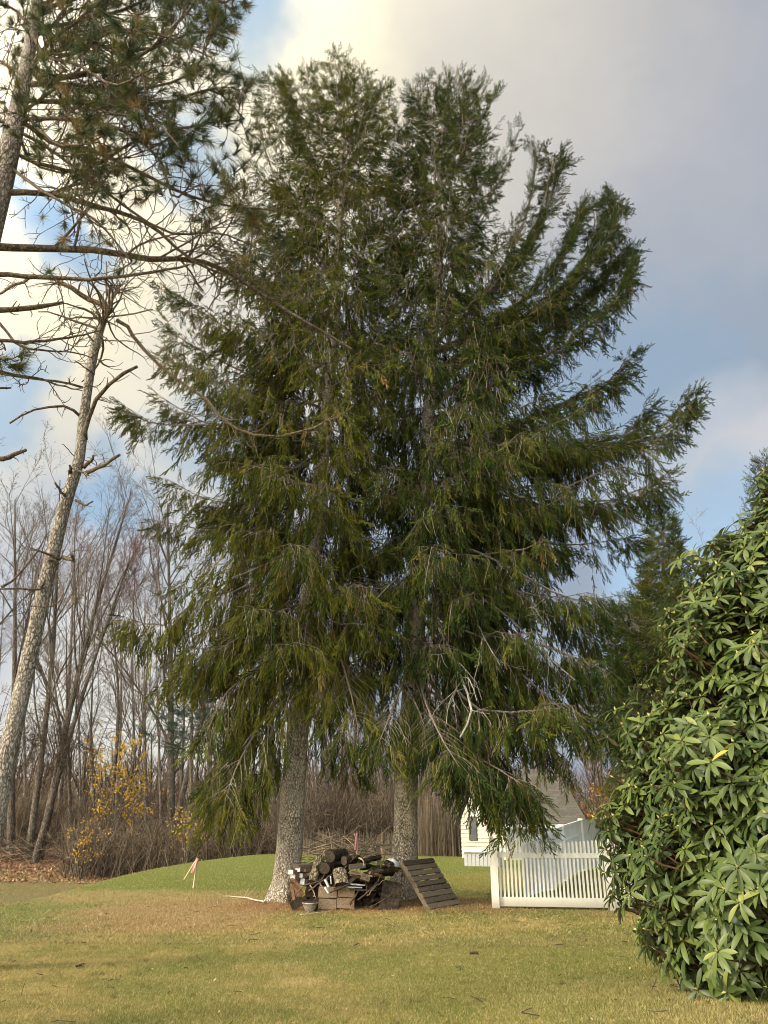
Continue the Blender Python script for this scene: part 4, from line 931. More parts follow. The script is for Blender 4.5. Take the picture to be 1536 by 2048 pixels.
def whorls(nw, rscale, gl, gb, gs, buds=True, inner=False):
    z = rng.uniform(zr_[0], zr_[-1], nw); th = rng.uniform(0, 2 * math.pi, nw)
    rad = np.interp(z, zr_, rr_) * rscale
    keep = rng.random(nw) < (rad + .2) / (rr_.max() + .2); z, th, rad = z[keep], th[keep], rad[keep]
    lump = .13 * np.sin(6 * th + 2.6 * z) * np.cos(2.1 * z - 3 * th) + .12 * np.sin(13 * th - 4.1 * z + 1) + .08 * np.sin(7.3 * z + 5 * th)
    rad = rad + lump * rscale - (rng.random(len(z)) ** 2) * .30 + (rng.random(len(z)) < .06) * rng.uniform(0, .22, len(z))
    x = RXc + rad * np.cos(th); y = RY + rad * np.sin(th)
    k = (x < 4.2) ; x, y, z, th, rad = x[k], y[k], z[k], th[k], rad[k]; n = len(x)
    O = np.stack([x, y, z], -1)
    dz = np.interp(z, [zr_[0], zr_[0] + .8, zr_.mean(), zr_[-1]], [.05, .55, .95, 1.4])
    A = unit(np.stack([np.cos(th), np.sin(th), dz], -1) + rng.normal(0, .28, (n, 3)))
    nl = rng.integers(7, 11, n); idx = np.repeat(np.arange(n), nl)
    ph = np.concatenate([np.arange(k_) * 2 * math.pi / k_ + rng.uniform(0, 6) for k_ in nl]) + rng.normal(0, .18, len(idx))
    B = frames(A)[idx]; tilt = rng.normal(R(10), R(14), len(idx))
    dl = B[:, :, 1] * np.cos(ph)[:, None] + B[:, :, 2] * np.sin(ph)[:, None]
    dl = unit(dl * np.cos(tilt)[:, None] + A[idx] * np.sin(tilt)[:, None] + np.array([0, 0, -.12]))
    nrm_ = unit(A[idx] - dl * np.sum(A[idx] * dl, 1, keepdims=True)); yy = np.cross(nrm_, dl)
    ln = rng.uniform(.100, .172, len(idx)) * np.repeat(rng.uniform(.85, 1.12, n), nl); Mx = np.stack([dl, yy, nrm_], -1) * ln[:, None, None]
    var = np.clip(np.repeat(rng.uniform(.2, .75, n), nl) + rng.normal(0, .16, len(idx)), 0, .93); var[rng.random(len(idx)) < .0025] = 1.
    tm_ = rng.integers(0, 3, len(idx))
    for s_ in range(3):
        kk = tm_ == s_; gl.inst(LT[s_][0], None, LT[s_][1], Mx[kk], O[idx][kk] + dl[kk] * .012, var[kk])
    if buds:
        kk = rng.random(n) < .8; a = frames(A[kk]); gb.inst(SV * [1, .28, .28], ST, None, a * rng.uniform(.03, .05, kk.sum())[:, None, None], O[kk], rng.random(kk.sum()))
    c0 = np.stack([np.full(n, RXc), np.full(n, RY), z * .75], -1); e = O - A * .28
    gs.tube(np.stack([O, O - A * .12, e * .85 + c0 * .15, e * .45 + c0 * .55], 1), np.tile([.006, .007, .009, .014], (n, 1)), 4, rng.random(n))
gl, gb, gs = Geo(), Geo(), Geo()
whorls(7200, 1.0, gl, gb, gs); whorls(3800, .87, gl, gb, gs, False); whorls(1500, .78, gl, gb, gs, False)
# the odd shoots standing proud of the outline
n0 = len(gl.V)
build('leaves', gl, M['rhodo'], shrub, smooth=True); build('buds', gb, M['bud'], shrub); build('stems', gs, M['rstem'], shrub)

# ------------------------------------------------------------------ fences
M['vinyl0'] = plain('weathered_vinyl', (.56, .54, .46), (.76, .75, .68), 3.5, .45, .4, .0)
m, t = mat_new('weathered_vinyl_panel'); q = NT(t); ge = q.n('ShaderNodeNewGeometry'); sx = q.n('ShaderNodeSeparateXYZ'); q.l(ge.outputs['Position'], sx.inputs[0])
n1 = q.noise(ge.outputs['Position'], 9, 5, .65, (1, 1, .35)); col = q.ramp(n1, [(.3, (.60, .58, .51)), (.6, (.80, .79, .74))])
dirt = q.m('MULTIPLY', q.rng_(q.m('SUBTRACT', sx.outputs[2], q.m('MULTIPLY', n1, .25)), .12, -.08), .65)
col = q.mix(dirt, col, (.30, .27, .19)); finish(q, col, .45, spec=.4); M['vinyl'] = m
M['white_vinyl'] = plain('white_vinyl', (.76, .76, .75), (.84, .84, .83), 1.5, .4, .4, .0)
pa = PG(992, 1816); pb = PG(1224, 1822); pa[2] = 0; pb[2] = 0
dirv = unit((pb - pa)); spanl = np.linalg.norm(pb - pa); ndir = np.array([dirv[1], -dirv[0], 0]); fax = np.array([dirv, ndir, [0, 0, 1.]])
fence = thing('picket_fence', 'weathered white vinyl picket fence in front of the house', 'fence', tuple(pa))
FH = 1.24
def fpost(p, mat, h=FH, w=.13, par=None, cap=True):
    g = Geo(); z0 = Hs(p[0], p[1]) - .08; g.box([p[0], p[1], (z0 + h) / 2], (w, w, h - z0), fax); po = build('post', g, mat, par)
    if cap:
        g = Geo(); g.box([p[0], p[1], h + .012], (w + .025, w + .025, .022), fax)
        b_ = np.array([p[0], p[1], h + .024]); c4 = np.array([[-1, -1], [1, -1], [1, 1], [-1, 1]]) * (w / 2)
        g.add(np.vstack([[b_ + fax[0] * a + fax[1] * b for a, b in c4], b_ + [0, 0, .03]]), [[0, 1, 4], [1, 2, 4], [2, 3, 4], [3, 0, 4]]); build('cap', g, mat, par=None) if False else build('post_cap', g, mat, po)
    return po
for k in range(3): 
    p_ = pa + dirv * spanl * k; fpost(p_, M['vinyl'], FH + (.0 if k else .02), .13 if k else .145, fence, cap=False)
for k in range(2):
    s0 = pa + dirv * (spanl * k + .07); s1 = pa + dirv * (spanl * (k + 1) - .065); mid = (s0 + s1) / 2; ln = np.linalg.norm(s1 - s0)
    for zc, hh in ((.95, .09), (.13, .16)):
        g = Geo(); g.box([mid[0], mid[1], zc], (ln, .05, hh), fax); build('rail', g, M['vinyl'], fence)
    npk = 27
    for j_ in range(npk):
        f = (j_ + .5) / npk; c = s0 * (1 - f) + s1 * f; top = 1.22 - .05 * math.sin(math.pi * f)
        for z0_, z1_ in (((.211), .904), (.996, top)):
            pass
        g = Geo(); g.box([c[0], c[1], (.211 + .904) / 2], (.038, .024, .693), fax); g.box([c[0], c[1], (.996 + top) / 2], (.038, .024, top - .996), fax)
        g.box([c[0], c[1], top + .008], (.022, .016, .016), fax)
        build('picket', g, M['vinyl'], fence)
# privacy fence behind: runs away from the picket fence, then right
pv = [(1052, 1800, 1690), (1105, 1781, 1664), (1130, 1762, 1652), (1169, 1741, 1640), (1300, 1690, 1636)]
ps = []
for px, pyb, pyt in pv:
    b_ = PG(px, pyb); tpz = P(px, pyt, b_[1])[2]; ps.append((b_, tpz))
ps[-1] = (np.array([ps[3][0][0] + 6.5, ps[3][0][1] + 11.0, -.1]), ps[3][1] + .25)
ps.append((np.array([ps[3][0][0] + 14, ps[3][0][1] + 12.5, -.1]), ps[3][1] + .3))
priv = thing('privacy_fence', 'clean white solid panel fence running back behind the picket fence', 'fence', tuple(ps[0][0]))
for k in range(len(ps)):
    b_, tz_ = ps[k]
    if k in (0,): continue
    g = Geo(); zb = Hs(b_[0], b_[1]) - .1; g.box([b_[0], b_[1], (tz_ + .05 + zb) / 2], (.13, .13, tz_ + .05 - zb)); po = build('post', g, M['white_vinyl'], priv)
    g = Geo(); g.box([b_[0], b_[1], tz_ + .065], (.19, .19, .03)); g.box([b_[0], b_[1], tz_ + .095], (.12, .12, .03)); build('post_cap', g, M['white_vinyl'], po)
for k in range(len(ps) - 1):
    (a_, za), (b_, zb) = ps[k], ps[k + 1]; d = b_ - a_; d[2] = 0; ln = np.linalg.norm(d); ax = d / ln; nn = np.array([ax[1], -ax[0], 0])
    gp, gr = Geo(), Geo(); nb = max(4, int(ln / .30))
    for j_ in range(nb):   # tongue and groove boards
        f0, f1 = j_ / nb, (j_ + 1) / nb; p0, p1 = a_ + ax * ln * f0, a_ + ax * (ln * f1 - .012); z0 = za + (zb - za) * f0 - .03; z1 = za + (zb - za) * f1 - .03
        g0, g1 = Hs(*p0[:2]) + .05, Hs(*p1[:2]) + .05; t_ = nn * .012
        V = [[*p0[:2], g0], [*p1[:2], g1], [*p1[:2], z1], [*p0[:2], z0]]; V = np.array(V, float)
        gp.add(np.vstack([V + t_, V - t_]), None, [[0, 1, 2, 3], [7, 6, 5, 4], [3, 2, 6, 7], [0, 4, 5, 1], [0, 3, 7, 4], [1, 5, 6, 2]])
    build('panel', gp, M['white_vinyl'], priv)
    for frac, hh in ((0., .1), (.27, .05)):
        V = []
        for p_, z_ in ((a_, za), (b_, zb)):
            zt = z_ - frac * 1.5
            for sgn in (1, -1):
                for dz_ in (0, -hh): V.append([p_[0] + nn[0] * .03 * sgn, p_[1] + nn[1] * .03 * sgn, zt + dz_])
        gr = Geo(); gr.add(V, None, [[0, 4, 6, 2], [1, 3, 7, 5], [0, 1, 5, 4], [2, 6, 7, 3], [0, 2, 3, 1], [4, 5, 7, 6]]); build('rail', gr, M['white_vinyl'], priv)

# ------------------------------------------------------------------ house behind the fence
M['siding'] = plain('cream_siding', (.42, .395, .33), (.50, .47, .40), 1.2, .6, .3, 0)
M['siding_grey'] = plain('grey_white_siding', (.55, .58, .60), (.62, .65, .67), 1.2, .6, .3, 0)
M['trim'] = plain('white_trim', (.70, .71, .72), (.78, .79, .80), 2, .5, .3, 0)
M['glass'] = plain('dark_glass', (.05, .05, .05), (.09, .09, .09), 2, .35, .4, 0)
M['garage'] = plain('garage_door_paint', (.42, .45, .47), (.48, .51, .53), 2, .6, .3, 0)
m, t = mat_new('asphalt_shingles'); q = NT(t); tcn = q.n('ShaderNodeTexCoord'); br = q.n('ShaderNodeTexBrick'); mp = q.n('ShaderNodeMapping'); q.l(tcn.outputs['Object'], mp.inputs[0])
mp.inputs['Scale'].default_value = (1, 1, 1); sxx = q.n('ShaderNodeSeparateXYZ'); q.l(mp.outputs[0], sxx.inputs[0]); cb = q.n('ShaderNodeCombineXYZ'); q.l(sxx.outputs[0], cb.inputs[0]); q.l(sxx.outputs[2], cb.inputs[1]); q.l(cb.outputs[0], br.inputs['Vector'])
br.inputs['Scale'].default_value = 1.; br.inputs['Brick Width'].default_value = .32; br.inputs['Row Height'].default_value = .11; br.inputs['Mortar Size'].default_value = .012
br.inputs['Color1'].default_value = (.085, .08, .073, 1); br.inputs['Color2'].default_value = (.14, .13, .118, 1); br.inputs['Mortar'].default_value = (.09, .08, .075, 1)
ge = q.n('ShaderNodeNewGeometry'); col = q.mix(.35, br.outputs[0], q.ramp(q.noise(ge.outputs['Position'], 14, 4), [(.3, (.07, .065, .06)), (.7, (.16, .15, .135))])); finish(q, col, .9, spec=.2); M['roof'] = m
HY = 36.0; c_near = P(1012, 1700, HY); hx0 = c_near[0]; hx1 = P(1158, 1640, HY)[0]; gz = Hs(hx0, HY) - .2
eave = P(1060, 1640, HY - .4)[2]; house = thing('house', 'small cream sided house with grey shingle roof behind the fences', 'house', (hx0, HY, gz))
hw = hx1 - hx0; gd = np.array([-.62, .78, 0.]); gd /= np.linalg.norm(gd); dep = 2.7     # gable wall runs back and to the left
ridge_h = eave + 2.05; A0 = np.array([hx0, HY, 0.]); A1 = A0 + gd * dep; Am = (A0 + A1) / 2
g = Geo()
nb = 22   # lap siding boards on the gable wall, each lapped proud of the one above
for k in range(nb):
    z0 = gz + (ridge_h - gz) * k / nb; z1 = gz + (ridge_h - gz) * (k + 1) / nb
    def cut(z): 
        u = 0 if z <= eave else (z - eave) / (ridge_h - eave); return A0 + (Am - A0) * u, A1 + (Am - A1) * u
    a0, b0 = cut(z0); a1, b1 = cut(z1); o_ = np.array([-gd[1], gd[0], 0]); o_ = o_ if o_[1] < 0 else -o_
    g.add([[*(a0 + o_ * .05)[:2], z0], [*(b0 + o_ * .05)[:2], z0], [*(b1 + o_ * .01)[:2], z1], [*(a1 + o_ * .01)[:2], z1], [*a0[:2], z0 + .001], [*b0[:2], z0 + .001]], None, [[0, 1, 2, 3], [4, 5, 1, 0]], .5)
wl = build('gable_wall', g, M['siding'], house); wl['label'] = 'cream lap sided gable wall'
g = Geo(); B0 = A0 + np.array([hw, 0, 0]); B1 = B0 + gd * dep
for k in range(12):
    z0 = gz + (eave - gz) * k / 12; z1 = gz + (eave - gz) * (k + 1) / 12
    g.add([[hx0, HY - .03, z0], [B0[0], HY - .03, z0], [B0[0], HY - .005, z1], [hx0, HY - .005, z1]], None, [[0, 1, 2, 3]])
g.add([[*B0[:2], gz], [*B1[:2], gz], [*B1[:2], eave], [*B0[:2], eave], [*(B0 / 2 + B1 / 2)[:2], ridge_h]], [[3, 2, 4]], [[0, 1, 2, 3]])
g.add([[*A1[:2], gz], [*B1[:2], gz], [*B1[:2], eave], [*A1[:2], eave]], None, [[0, 1, 2, 3]])
build('front_wall', g, M['siding_grey'], house)
Bm = (B0 + B1) / 2; g = Geo(); ov = np.array([.0, -.45, -.28]); ex = np.array([.28, 0, 0])
def slab(p4, th=.09):
    p4 = np.array(p4, float); n_ = unit(np.cross(p4[1] - p4[0], p4[2] - p4[0])); n_ = n_ if n_[2] > 0 else -n_
    g.add(np.vstack([p4, p4 + n_ * th]), None, [[0, 1, 2, 3], [7, 6, 5, 4], [0, 4, 5, 1], [1, 5, 6, 2], [2, 6, 7, 3], [3, 7, 4, 0]])
slab([[hx0 - .28, HY - .45, eave - .2], [B0[0] + .28, HY - .45, eave - .2], [Bm[0] + .28, Bm[1], ridge_h + .05], [Am[0] - .28, Am[1], ridge_h + .05]])
slab([[A1[0] - .28, A1[1] + .45, eave - .2], [B1[0] + .28, B1[1] + .45, eave - .2], [Bm[0] + .28, Bm[1] + .004, ridge_h + .05], [Am[0] - .28, Am[1] + .004, ridge_h + .05]])
build('roof', g, M['roof'], house)
g = Geo(); g.box([(hx0 + B0[0]) / 2, HY - .475, eave - .23], (hw + .56, .05, .2)); build('fascia', g, M['trim'], house)
g = Geo(); g.box([hx0 + .02, HY - .04, (gz + eave) / 2], (.12, .12, eave - gz - .3)); build('corner_trim', g, M['trim'], house)
gx = hx0 + hw * .42
g = Geo(); g.box([gx, HY - .05, gz + 1.0], (2.0, .06, 2.05)); gd_ = build('garage_door', g, M['garage'], house)
g = Geo(); g.box([gx, HY - .09, gz + 2.12], (2.3, .05, .14)); g.box([gx - 1.09, HY - .09, gz + 1.0], (.14, .05, 2.1)); g.box([gx + 1.09, HY - .09, gz + 1.0], (.14, .05, 2.1)); build('door_frame', g, M['trim'], gd_)
wc = A0 + gd * 1.9 + np.array([0, 0, 0]); o_ = np.array([gd[1], -gd[0], 0]); o_ = -o_ if o_[1] > 0 else o_; wax = np.array([gd, o_, [0, 0, 1.]])
zc = eave - .35
g = Geo(); g.box([wc[0] + o_[0] * .07, wc[1] + o_[1] * .07, zc], (.50, .04, 1.0), wax); wd_ = build('window', g, M['glass'], house)
g = Geo()
for a, b, s1_, s2_ in ((-.30, 0, .09, 1.24), (.30, 0, .09, 1.24)): g.box([wc[0] + gd[0] * a + o_[0] * .09, wc[1] + gd[1] * a + o_[1] * .09, zc], (.12, .05, 1.24), wax)
for b in (-.56, .56, 0): g.box([wc[0] + o_[0] * .09, wc[1] + o_[1] * .09, zc + b], (.50, .05, .12 if b else .04), wax)
build('window_frame', g, M['trim'], wd_)
# grey box with lid near the house and a dark log on it
bc = P(962, 1720, 31.); zb = Hs(bc[0], 31.); g = Geo()
M['grey_box'] = plain('grey_plastic', (.40, .41, .43), (.50, .51, .53), 8, .6, .3, 0, (1, 1, 6)); bx = thing('storage_box', 'low pale grey box on the grass left of the fence post', 'box', (bc[0], 31., zb))
bax = rotz(R(-14)); cc = np.array([bc[0] + .12, 31.3, 0]); 
g.box([cc[0], cc[1], zb + .22], (1.3, .8, .5), bax)
for k in range(9): g.box([*(cc + bax[0] * (-.58 + k * .145) - bax[1] * .405)[:2], zb + .2], (.10, .02, .42), bax)
build('body', g, M['grey_box'], bx)
g = Geo(); g.box([cc[0], cc[1], zb + .50], (1.42, .92, .06), bax); build('lid', g, M['trim'], bx)
# ------------------------------------------------------------------ stakes
M['raw_wood'] = plain('raw_stake_wood', (.50, .38, .24), (.66, .52, .36), 14, .8, .2, .001, (1, 1, .2))
M['pink'] = plain('pink_flagging', (.62, .22, .24), (.75, .36, .36), 6, .6)
sb = PG(387, 1776); st_ = P(395, 1716, sb[1]); s = thing('survey_stake', 'upright wooden stake with pink flagging on the lawn', 'stake', tuple(sb))
g = Geo(); ax = unit(st_ - sb); g.tube(np.array([sb - ax * .1, st_]), np.array([.026, .022]), 4, cap=True); build('shaft', g, M['raw_wood'], s)
g = Geo(); e = P(388, 1742, sb[1]); tp_ = st_ - ax * .02
g.tube(np.array([tp_, tp_ - ax * .14]), np.array([.029, .029]), 5, cap=True)
rb = np.array([tp_, P(391, 1727, sb[1]) + [0, -.05, 0], P(387, 1738, sb[1]) + [0, -.04, 0], P(383, 1746, sb[1])]); sw = np.array([.026, -.02, 0]) * 1.2
for k in range(3): g.quad([rb[k] - sw, rb[k] + sw, rb[k + 1] + sw * .9, rb[k + 1] - sw * .9])
build('ribbon', g, M['pink'], s)
b2 = PG(369, 1759); b2[1] = sb[1] - .02; b2 = P(368, 1759, sb[1] - .05)
g = Geo(); g.tube(np.array([b2, P(393, 1718, sb[1] - .05)]), np.array([.015, .012]), 4, cap=True); one('leaning_stake', 'thin stick leaning against the pink flagged stake', 'stake', g, M['raw_wood'], b2)

# ------------------------------------------------------------------ woodpile
rng = np.random.default_rng(120)
M['dark_wood'] = plain('rotten_dark_wood', (.018, .014, .011), (.085, .062, .046), 16, .95, .1, .006, (1, 1, 1))
M['brown_board'] = plain('brown_board', (.07, .046, .03), (.21, .14, .09), 10, .85, .15, .003, (1, 5, 5))
M['orange_board'] = plain('orange_board', (.09, .05, .028), (.26, .14, .07), 12, .8, .2, .003, (4, 4, 1))
M['white_paint'] = plain('chipped_white_paint', (.55, .56, .58), (.78, .79, .80), 20, .6, .3, .001)
M['grey_board'] = plain('grey_board', (.07, .056, .045), (.20, .16, .125), 12, .9, .15, .003, (1, 6, 6))
M['block'] = plain('brown_concrete', (.22, .155, .10), (.44, .33, .235), 45, .95, .1, .006)
M['log_bark'] = bark('log_bark', (.016, .012, .010), (.085, .064, .048), 22, (1, 1, 1), .02)
M['mottled_bark'] = bark('mottled_bark', (.04, .03, .022), (.40, .34, .25), 16, (1, 1, .5), .02)
M['log_end'] = plain('log_end', (.035, .026, .020), (.10, .075, .055), 30, .9)
M['slab'] = plain('dark_slab', (.022, .018, .015), (.075, .058, .045), 18, .95, .1, .003, (1, 1, .4))
M['pallet'] = plain('pallet_wood', (.055, .044, .034), (.19, .155, .12), 14, .92, .15, .003, (3, 3, 3), (.3, .7))
M['ceramic'] = plain('grey_white_pot', (.14, .125, .10), (.46, .42, .36), 11, .8)
M['cloth'] = plain('white_sheet', (.55, .56, .58), (.80, .81, .82), 6, .7)
M['stick'] = plain('dry_stick', (.07, .05, .038), (.22, .17, .125), 18, .9)
M['stick_dark'] = plain('dark_stick', (.030, .022, .017), (.11, .08, .06), 18, .9)
M['stick_pale'] = plain('pale_stick', (.36, .29, .21), (.56, .48, .38), 18, .9)
def ctr(px, py, Y): return P(px, py, Y)
def beam(name, label, cat, a, b, w_, h_, mat, group=None, endmat=None, jit=.003):
    """board from pixel-point a=(px,py,Y) to b"""
    p0, p1 = P(*a), P(*b); x = unit(p1 - p0); y = unit(np.cross([0, 0, 1.], x)); z = np.cross(x, y); ln = np.linalg.norm(p1 - p0)
    o = thing(name, label, cat, tuple(p0), group); g = Geo(); g.box((p0 + p1) / 2, (ln, w_, h_), np.array([x, y, z]), jit=jit); build('board', g, mat, o)
    if endmat is not None:
        g = Geo(); g.box(p0 - x * .004, (.012, w_ + .004, h_ + .004), np.array([x, y, z])); build('painted_end', g, endmat, o)
    return o
def single(name, label, cat, a, b, w_, h_, mat, group=None, jit=.004, roll=0.):
    p0, p1 = P(*a), P(*b); x = unit(p1 - p0); y = unit(np.cross([0, 0, 1.], x)) if abs(x[2]) < .95 else np.array([1., 0, 0]); z = np.cross(x, y)
    if roll: y, z = y * math.cos(roll) + z * math.sin(roll), z * math.cos(roll) - y * math.sin(roll)
    ln = np.linalg.norm(p1 - p0); g = Geo(); K = max(2, int(ln / .15)); 
    g.box((p0 + p1) / 2, (ln, w_, h_), np.array([x, y, z]), jit=jit)
    return one(name, label, cat, g, mat, p0, group)
def log(name, label, a, b, r, mat, cat='log', group='logs on the woodpile', bend=0., r2=None):
    p0, p1 = P(*a), P(*b); K = 9; t = np.linspace(0, 1, K)[:, None]; ln = np.linalg.norm(p1 - p0)
    pts = p0 * (1 - t) + p1 * t + np.array([0, 0, 1]) * bend * 4 * t * (1 - t) + rng.normal(0, .006, (K, 3))
    o = thing(name, label, cat, tuple(p0), group); g = Geo(); rad = np.linspace(r, r2 or r * .93, K); g.tube(pts[None], rad[None], 14, .5, wob=.06); build('bark', g, mat, o, smooth=True)
    for k, (pp_, dd) in enumerate(((pts[0], pts[0] - pts[1]), (pts[-1], pts[-1] - pts[-2]))):
        dd = unit(dd); f = frames(dd[None])[0]; th = np.arange(14) * 2 * math.pi / 14; g = Geo(); rc = rad[0 if k == 0 else -1] * 1.0
        rings = [np.array([pp_ + dd * .012])] + [pp_ + dd * (.012 - .010 * q_) + (np.cos(th)[:, None] * f[:, 1] + np.sin(th)[:, None] * f[:, 2]) * rc * q_ for q_ in (.5, .97)]
        g.add(np.vstack(rings), [[0, 1 + j_, 1 + (j_ + 1) % 14] for j_ in range(14)], [[1 + j_, 15 + j_, 15 + (j_ + 1) % 14, 1 + (j_ + 1) % 14] for j_ in range(14)]); build('cut_end', g, M['log_end'], o)
    return o
def stick(label, pts, r, mat, cat='stick', group='sticks poking out of the woodpile', name='stick', sub=3):
    p_ = smooth_poly([P(*a) for a in pts], 9)[None]; p_ = p_ + rng.normal(0, .006, p_.shape); r_ = np.linspace(r, r * .5, 9)[None]; g = Geo(); g.tube(p_, r_, 6, .5, cap=True, wob=.1)
    if sub: c1, q1 = grow(p_, r_, sub, .3, 40, 5, curl=.2, rr=.5, rmin=.004); g.tube(c1, q1, 4, .5)
    return one(name, label, cat, g, mat, p_[0, 0], group, True)

# concrete blocks, two over two
for k, (px, py, w_, lb) in enumerate(((653, 1815, .345, 'lower left rough brown block of the four'), (690, 1813, .335, 'lower right rough brown block of the four'), (654, 1796, .35, 'upper left rough brown block of the four'), (692, 1793.5, .315, 'upper right rough brown block, a gap beside it'))):
    Yb = 16.05; c = P(px, py, Yb); ax = rotmat(0, R(2.5), R(4)); g = Geo(); hh = .180
    zc_ = .10 + (0 if k < 2 else .190) + Hs(c[0], Yb)
    g.box([c[0], Yb + .1 + (0, .03, -.012, .02)[k], zc_ + (.0 if k in (0, 2) else .012)], (w_, .2, hh), ax, jit=.007); one('concrete_block', lb + ' before the woodpile', 'block', g, M['block'], (c[0], Yb, zc_ - hh / 2), 'brown blocks stacked before the woodpile')
# white ended boards on the left
wb = [((578, 1744), 'uppermost left white ended board sticking out of the pile'), ((592, 1739), 'white ended board directly under the grey boards'), ((582, 1753), 'white ended board just below the uppermost one'), ((597, 1751), 'short white ended board in the middle of the stack'), ((601, 1763), 'lowest white ended board, wider than the others')]
for k, ((px, py), lb) in enumerate(wb):
    beam('white_ended_board', lb, 'board', (px + 4, py, 16.15 + .02 * k), (px + 70, py - 3 + k, 16.75), .13, .072 if k != 4 else .10, M['brown_board'], 'white ended boards on the woodpile', M['white_paint'])
for k, (a, b, lb) in enumerate((((592, 1733, 16.2), (642, 1729, 16.6), 'flat grey board topping the left side of the pile'), ((604, 1741, 16.2), (650, 1738, 16.7), 'second grey board below the topmost one'), ((612, 1748, 16.2), (648, 1746, 16.6), 'dark stained grey board third from the top'))):
    single('grey_board', lb, 'board', a, b, .22, .05, M['grey_board'], 'grey boards on the woodpile')
for k, (a, b, lb) in enumerate((((583, 1757, 16.15), (602, 1776, 16.0), 'upper orange board slanting beside the spruce trunk'), ((587, 1768, 16.15), (600, 1796, 16.0), 'steep orange board in the middle of its group'), ((582, 1768, 16.2), (588, 1800, 16.05), 'leftmost nearly upright orange brown board'), ((590, 1762, 16.1), (606, 1790, 16.), 'rightmost thin orange board'))):
    single('orange_board', lb, 'board', a, b, .055, .022, M['orange_board'], 'orange boards leaning at the left of the woodpile', roll=.5)
# logs
log('curved_log', 'curved pale edged bark slab standing at left of the logs', (626, 1763, 16.1), (640, 1716, 16.25), .085, M['mottled_bark'], bend=.02, r2=.10)
log('log', 'round log with pale cut end topping the pile', (660, 1713, 16.15), (688, 1709, 16.75), .115, M['log_bark'])
log('log', 'dark round log facing forward left of the mottled stump', (649, 1737, 16.0), (668, 1728, 16.6), .105, M['log_bark'])
log('log', 'short dark log lying right of the topmost log', (688, 1722, 16.1), (716, 1718, 16.5), .085, M['log_bark'])
log('mottled_stump', 'stubby stump with light mottled bark at the middle of the pile', (684, 1769, 15.98), (678, 1738, 16.1), .135, M['mottled_bark'], 'stump', None)
logs = [((706, 1716), (738, 1724), .055, 'dark crooked log on the crest right of the pale topped log'), ((730, 1721), (762, 1714), .05, 'dark log behind the small cross board post'), ((722, 1733), (770, 1736), .06, 'long dark log near the right spruce trunk'), ((742, 1742), (786, 1746), .07, 'black log against the right spruce trunk'), ((640, 1776), (676, 1790), .07, 'black log deep behind the left blocks'), ((700, 1757), (756, 1764), .08, 'black log under the brown planks'), ((736, 1776), (780, 1782), .085, 'black log behind the leaning dark slab'), ((618, 1778), (650, 1770), .06, 'dark log low behind the pot'), ((700, 1782), (744, 1796), .075, 'black log beside the right blocks'), ((664, 1726), (700, 1730), .06, 'dark log under the topmost log'), ((612, 1760), (640, 1758), .07, 'dark log under the white ended boards'), ((770, 1725), (796, 1730), .05, 'dark log end touching the right spruce'), ((745, 1800), (775, 1806), .05, 'low black log by the ground left of the slab'), ((655, 1752), (668, 1765), .06, 'dark log chunk between curved slab and stump')]
def split(name, label, a, b, r, mat, group, sides=3):
    p0, p1 = P(*a), P(*b); K = 6; t = np.linspace(0, 1, K)[:, None]; pts = p0 * (1 - t) + p1 * t + rng.normal(0, .008, (K, 3)); g = Geo()
    g.tube(pts[None], np.linspace(r, r * rng.uniform(.7, 1), K)[None], sides, .5, cap=True, wob=.13); one(name, label, 'firewood', g, mat, p0, group)
for k, (a, b, r, lb) in enumerate(logs):
    split('split_log', lb.replace(' log ', ' split log '), (a[0], a[1], 16.2 + .08 * (k % 3)), (b[0], b[1], 16.5 + .12 * (k % 4)), r * 1.1, M['log_bark'] if k % 3 else M['slab'], 'split logs on the woodpile', 3 + k % 2)
for k in range(26):
    px_ = 632 + 150 * ((k * 0.618) % 1); py_ = 1719 + 62 * ((k * .387 + .1) % 1) + 6 * (px_ < 660); an = rng.uniform(-.5, .5) + (1.1 if k % 5 == 0 else 0); ln_ = rng.uniform(14, 32)
    wx = ['behind the curved slab', 'by the topmost log', 'behind the mottled stump', 'above the white edged planks', 'under the white sheet', 'against the right spruce'][min(5, int((px_ - 632) / 25))]; wy = ['on the crest', 'just below the crest', 'at mid height', 'low in the heap'][min(3, int((py_ - 1719) / 16))]
    wc_ = ('steep' if abs(an) > .6 else 'rising' if an < -.12 else 'sloping' if an > .12 else 'level')
    split('split_wood_piece', f'{wc_} {["near black", "bark covered", "brown", "rotten dark"][k % 4]} {["split stick", "split billet", "split sliver"][k % 3]} {wy} {wx}'.replace('near black split stick at mid', 'thin near black split stick at mid' if k % 8 == 0 else 'near black split stick at mid'), (px_, py_, 16.05 + .05 * (k % 3)), (px_ + ln_ * math.cos(an), py_ + ln_ * math.sin(an), 16.2 + .1 * (k % 3)), rng.uniform(.022, .045), [M['slab'], M['log_bark'], M['brown_board'], M['dark_wood']][k % 4], 'jumbled split firewood', 4)
# hidden bulk under the visible pieces: more old logs stacked on the ground
for k in range(28):
    x = -1.55 + .205 * (k % 8) + rng.uniform(-.03, .03) + (.1 if (k // 8) % 2 else 0); z_ = .11 + .19 * (k // 8); y = 16.55
    p0 = np.array([x, y - .1, z_]); g = Geo(); g.tube(np.array([[x, y - .12, z_], [x + .03, y + .3, z_ + .02], [x + .02, y + .75, z_]]), np.array([.1, .105, .1]), 10, cap=True, wob=.08)
    one('stacked_log', 'blackened log deep in the dark core of the woodpile', 'log', g, M['dark_wood'], p0, 'blackened logs in the core of the woodpile')
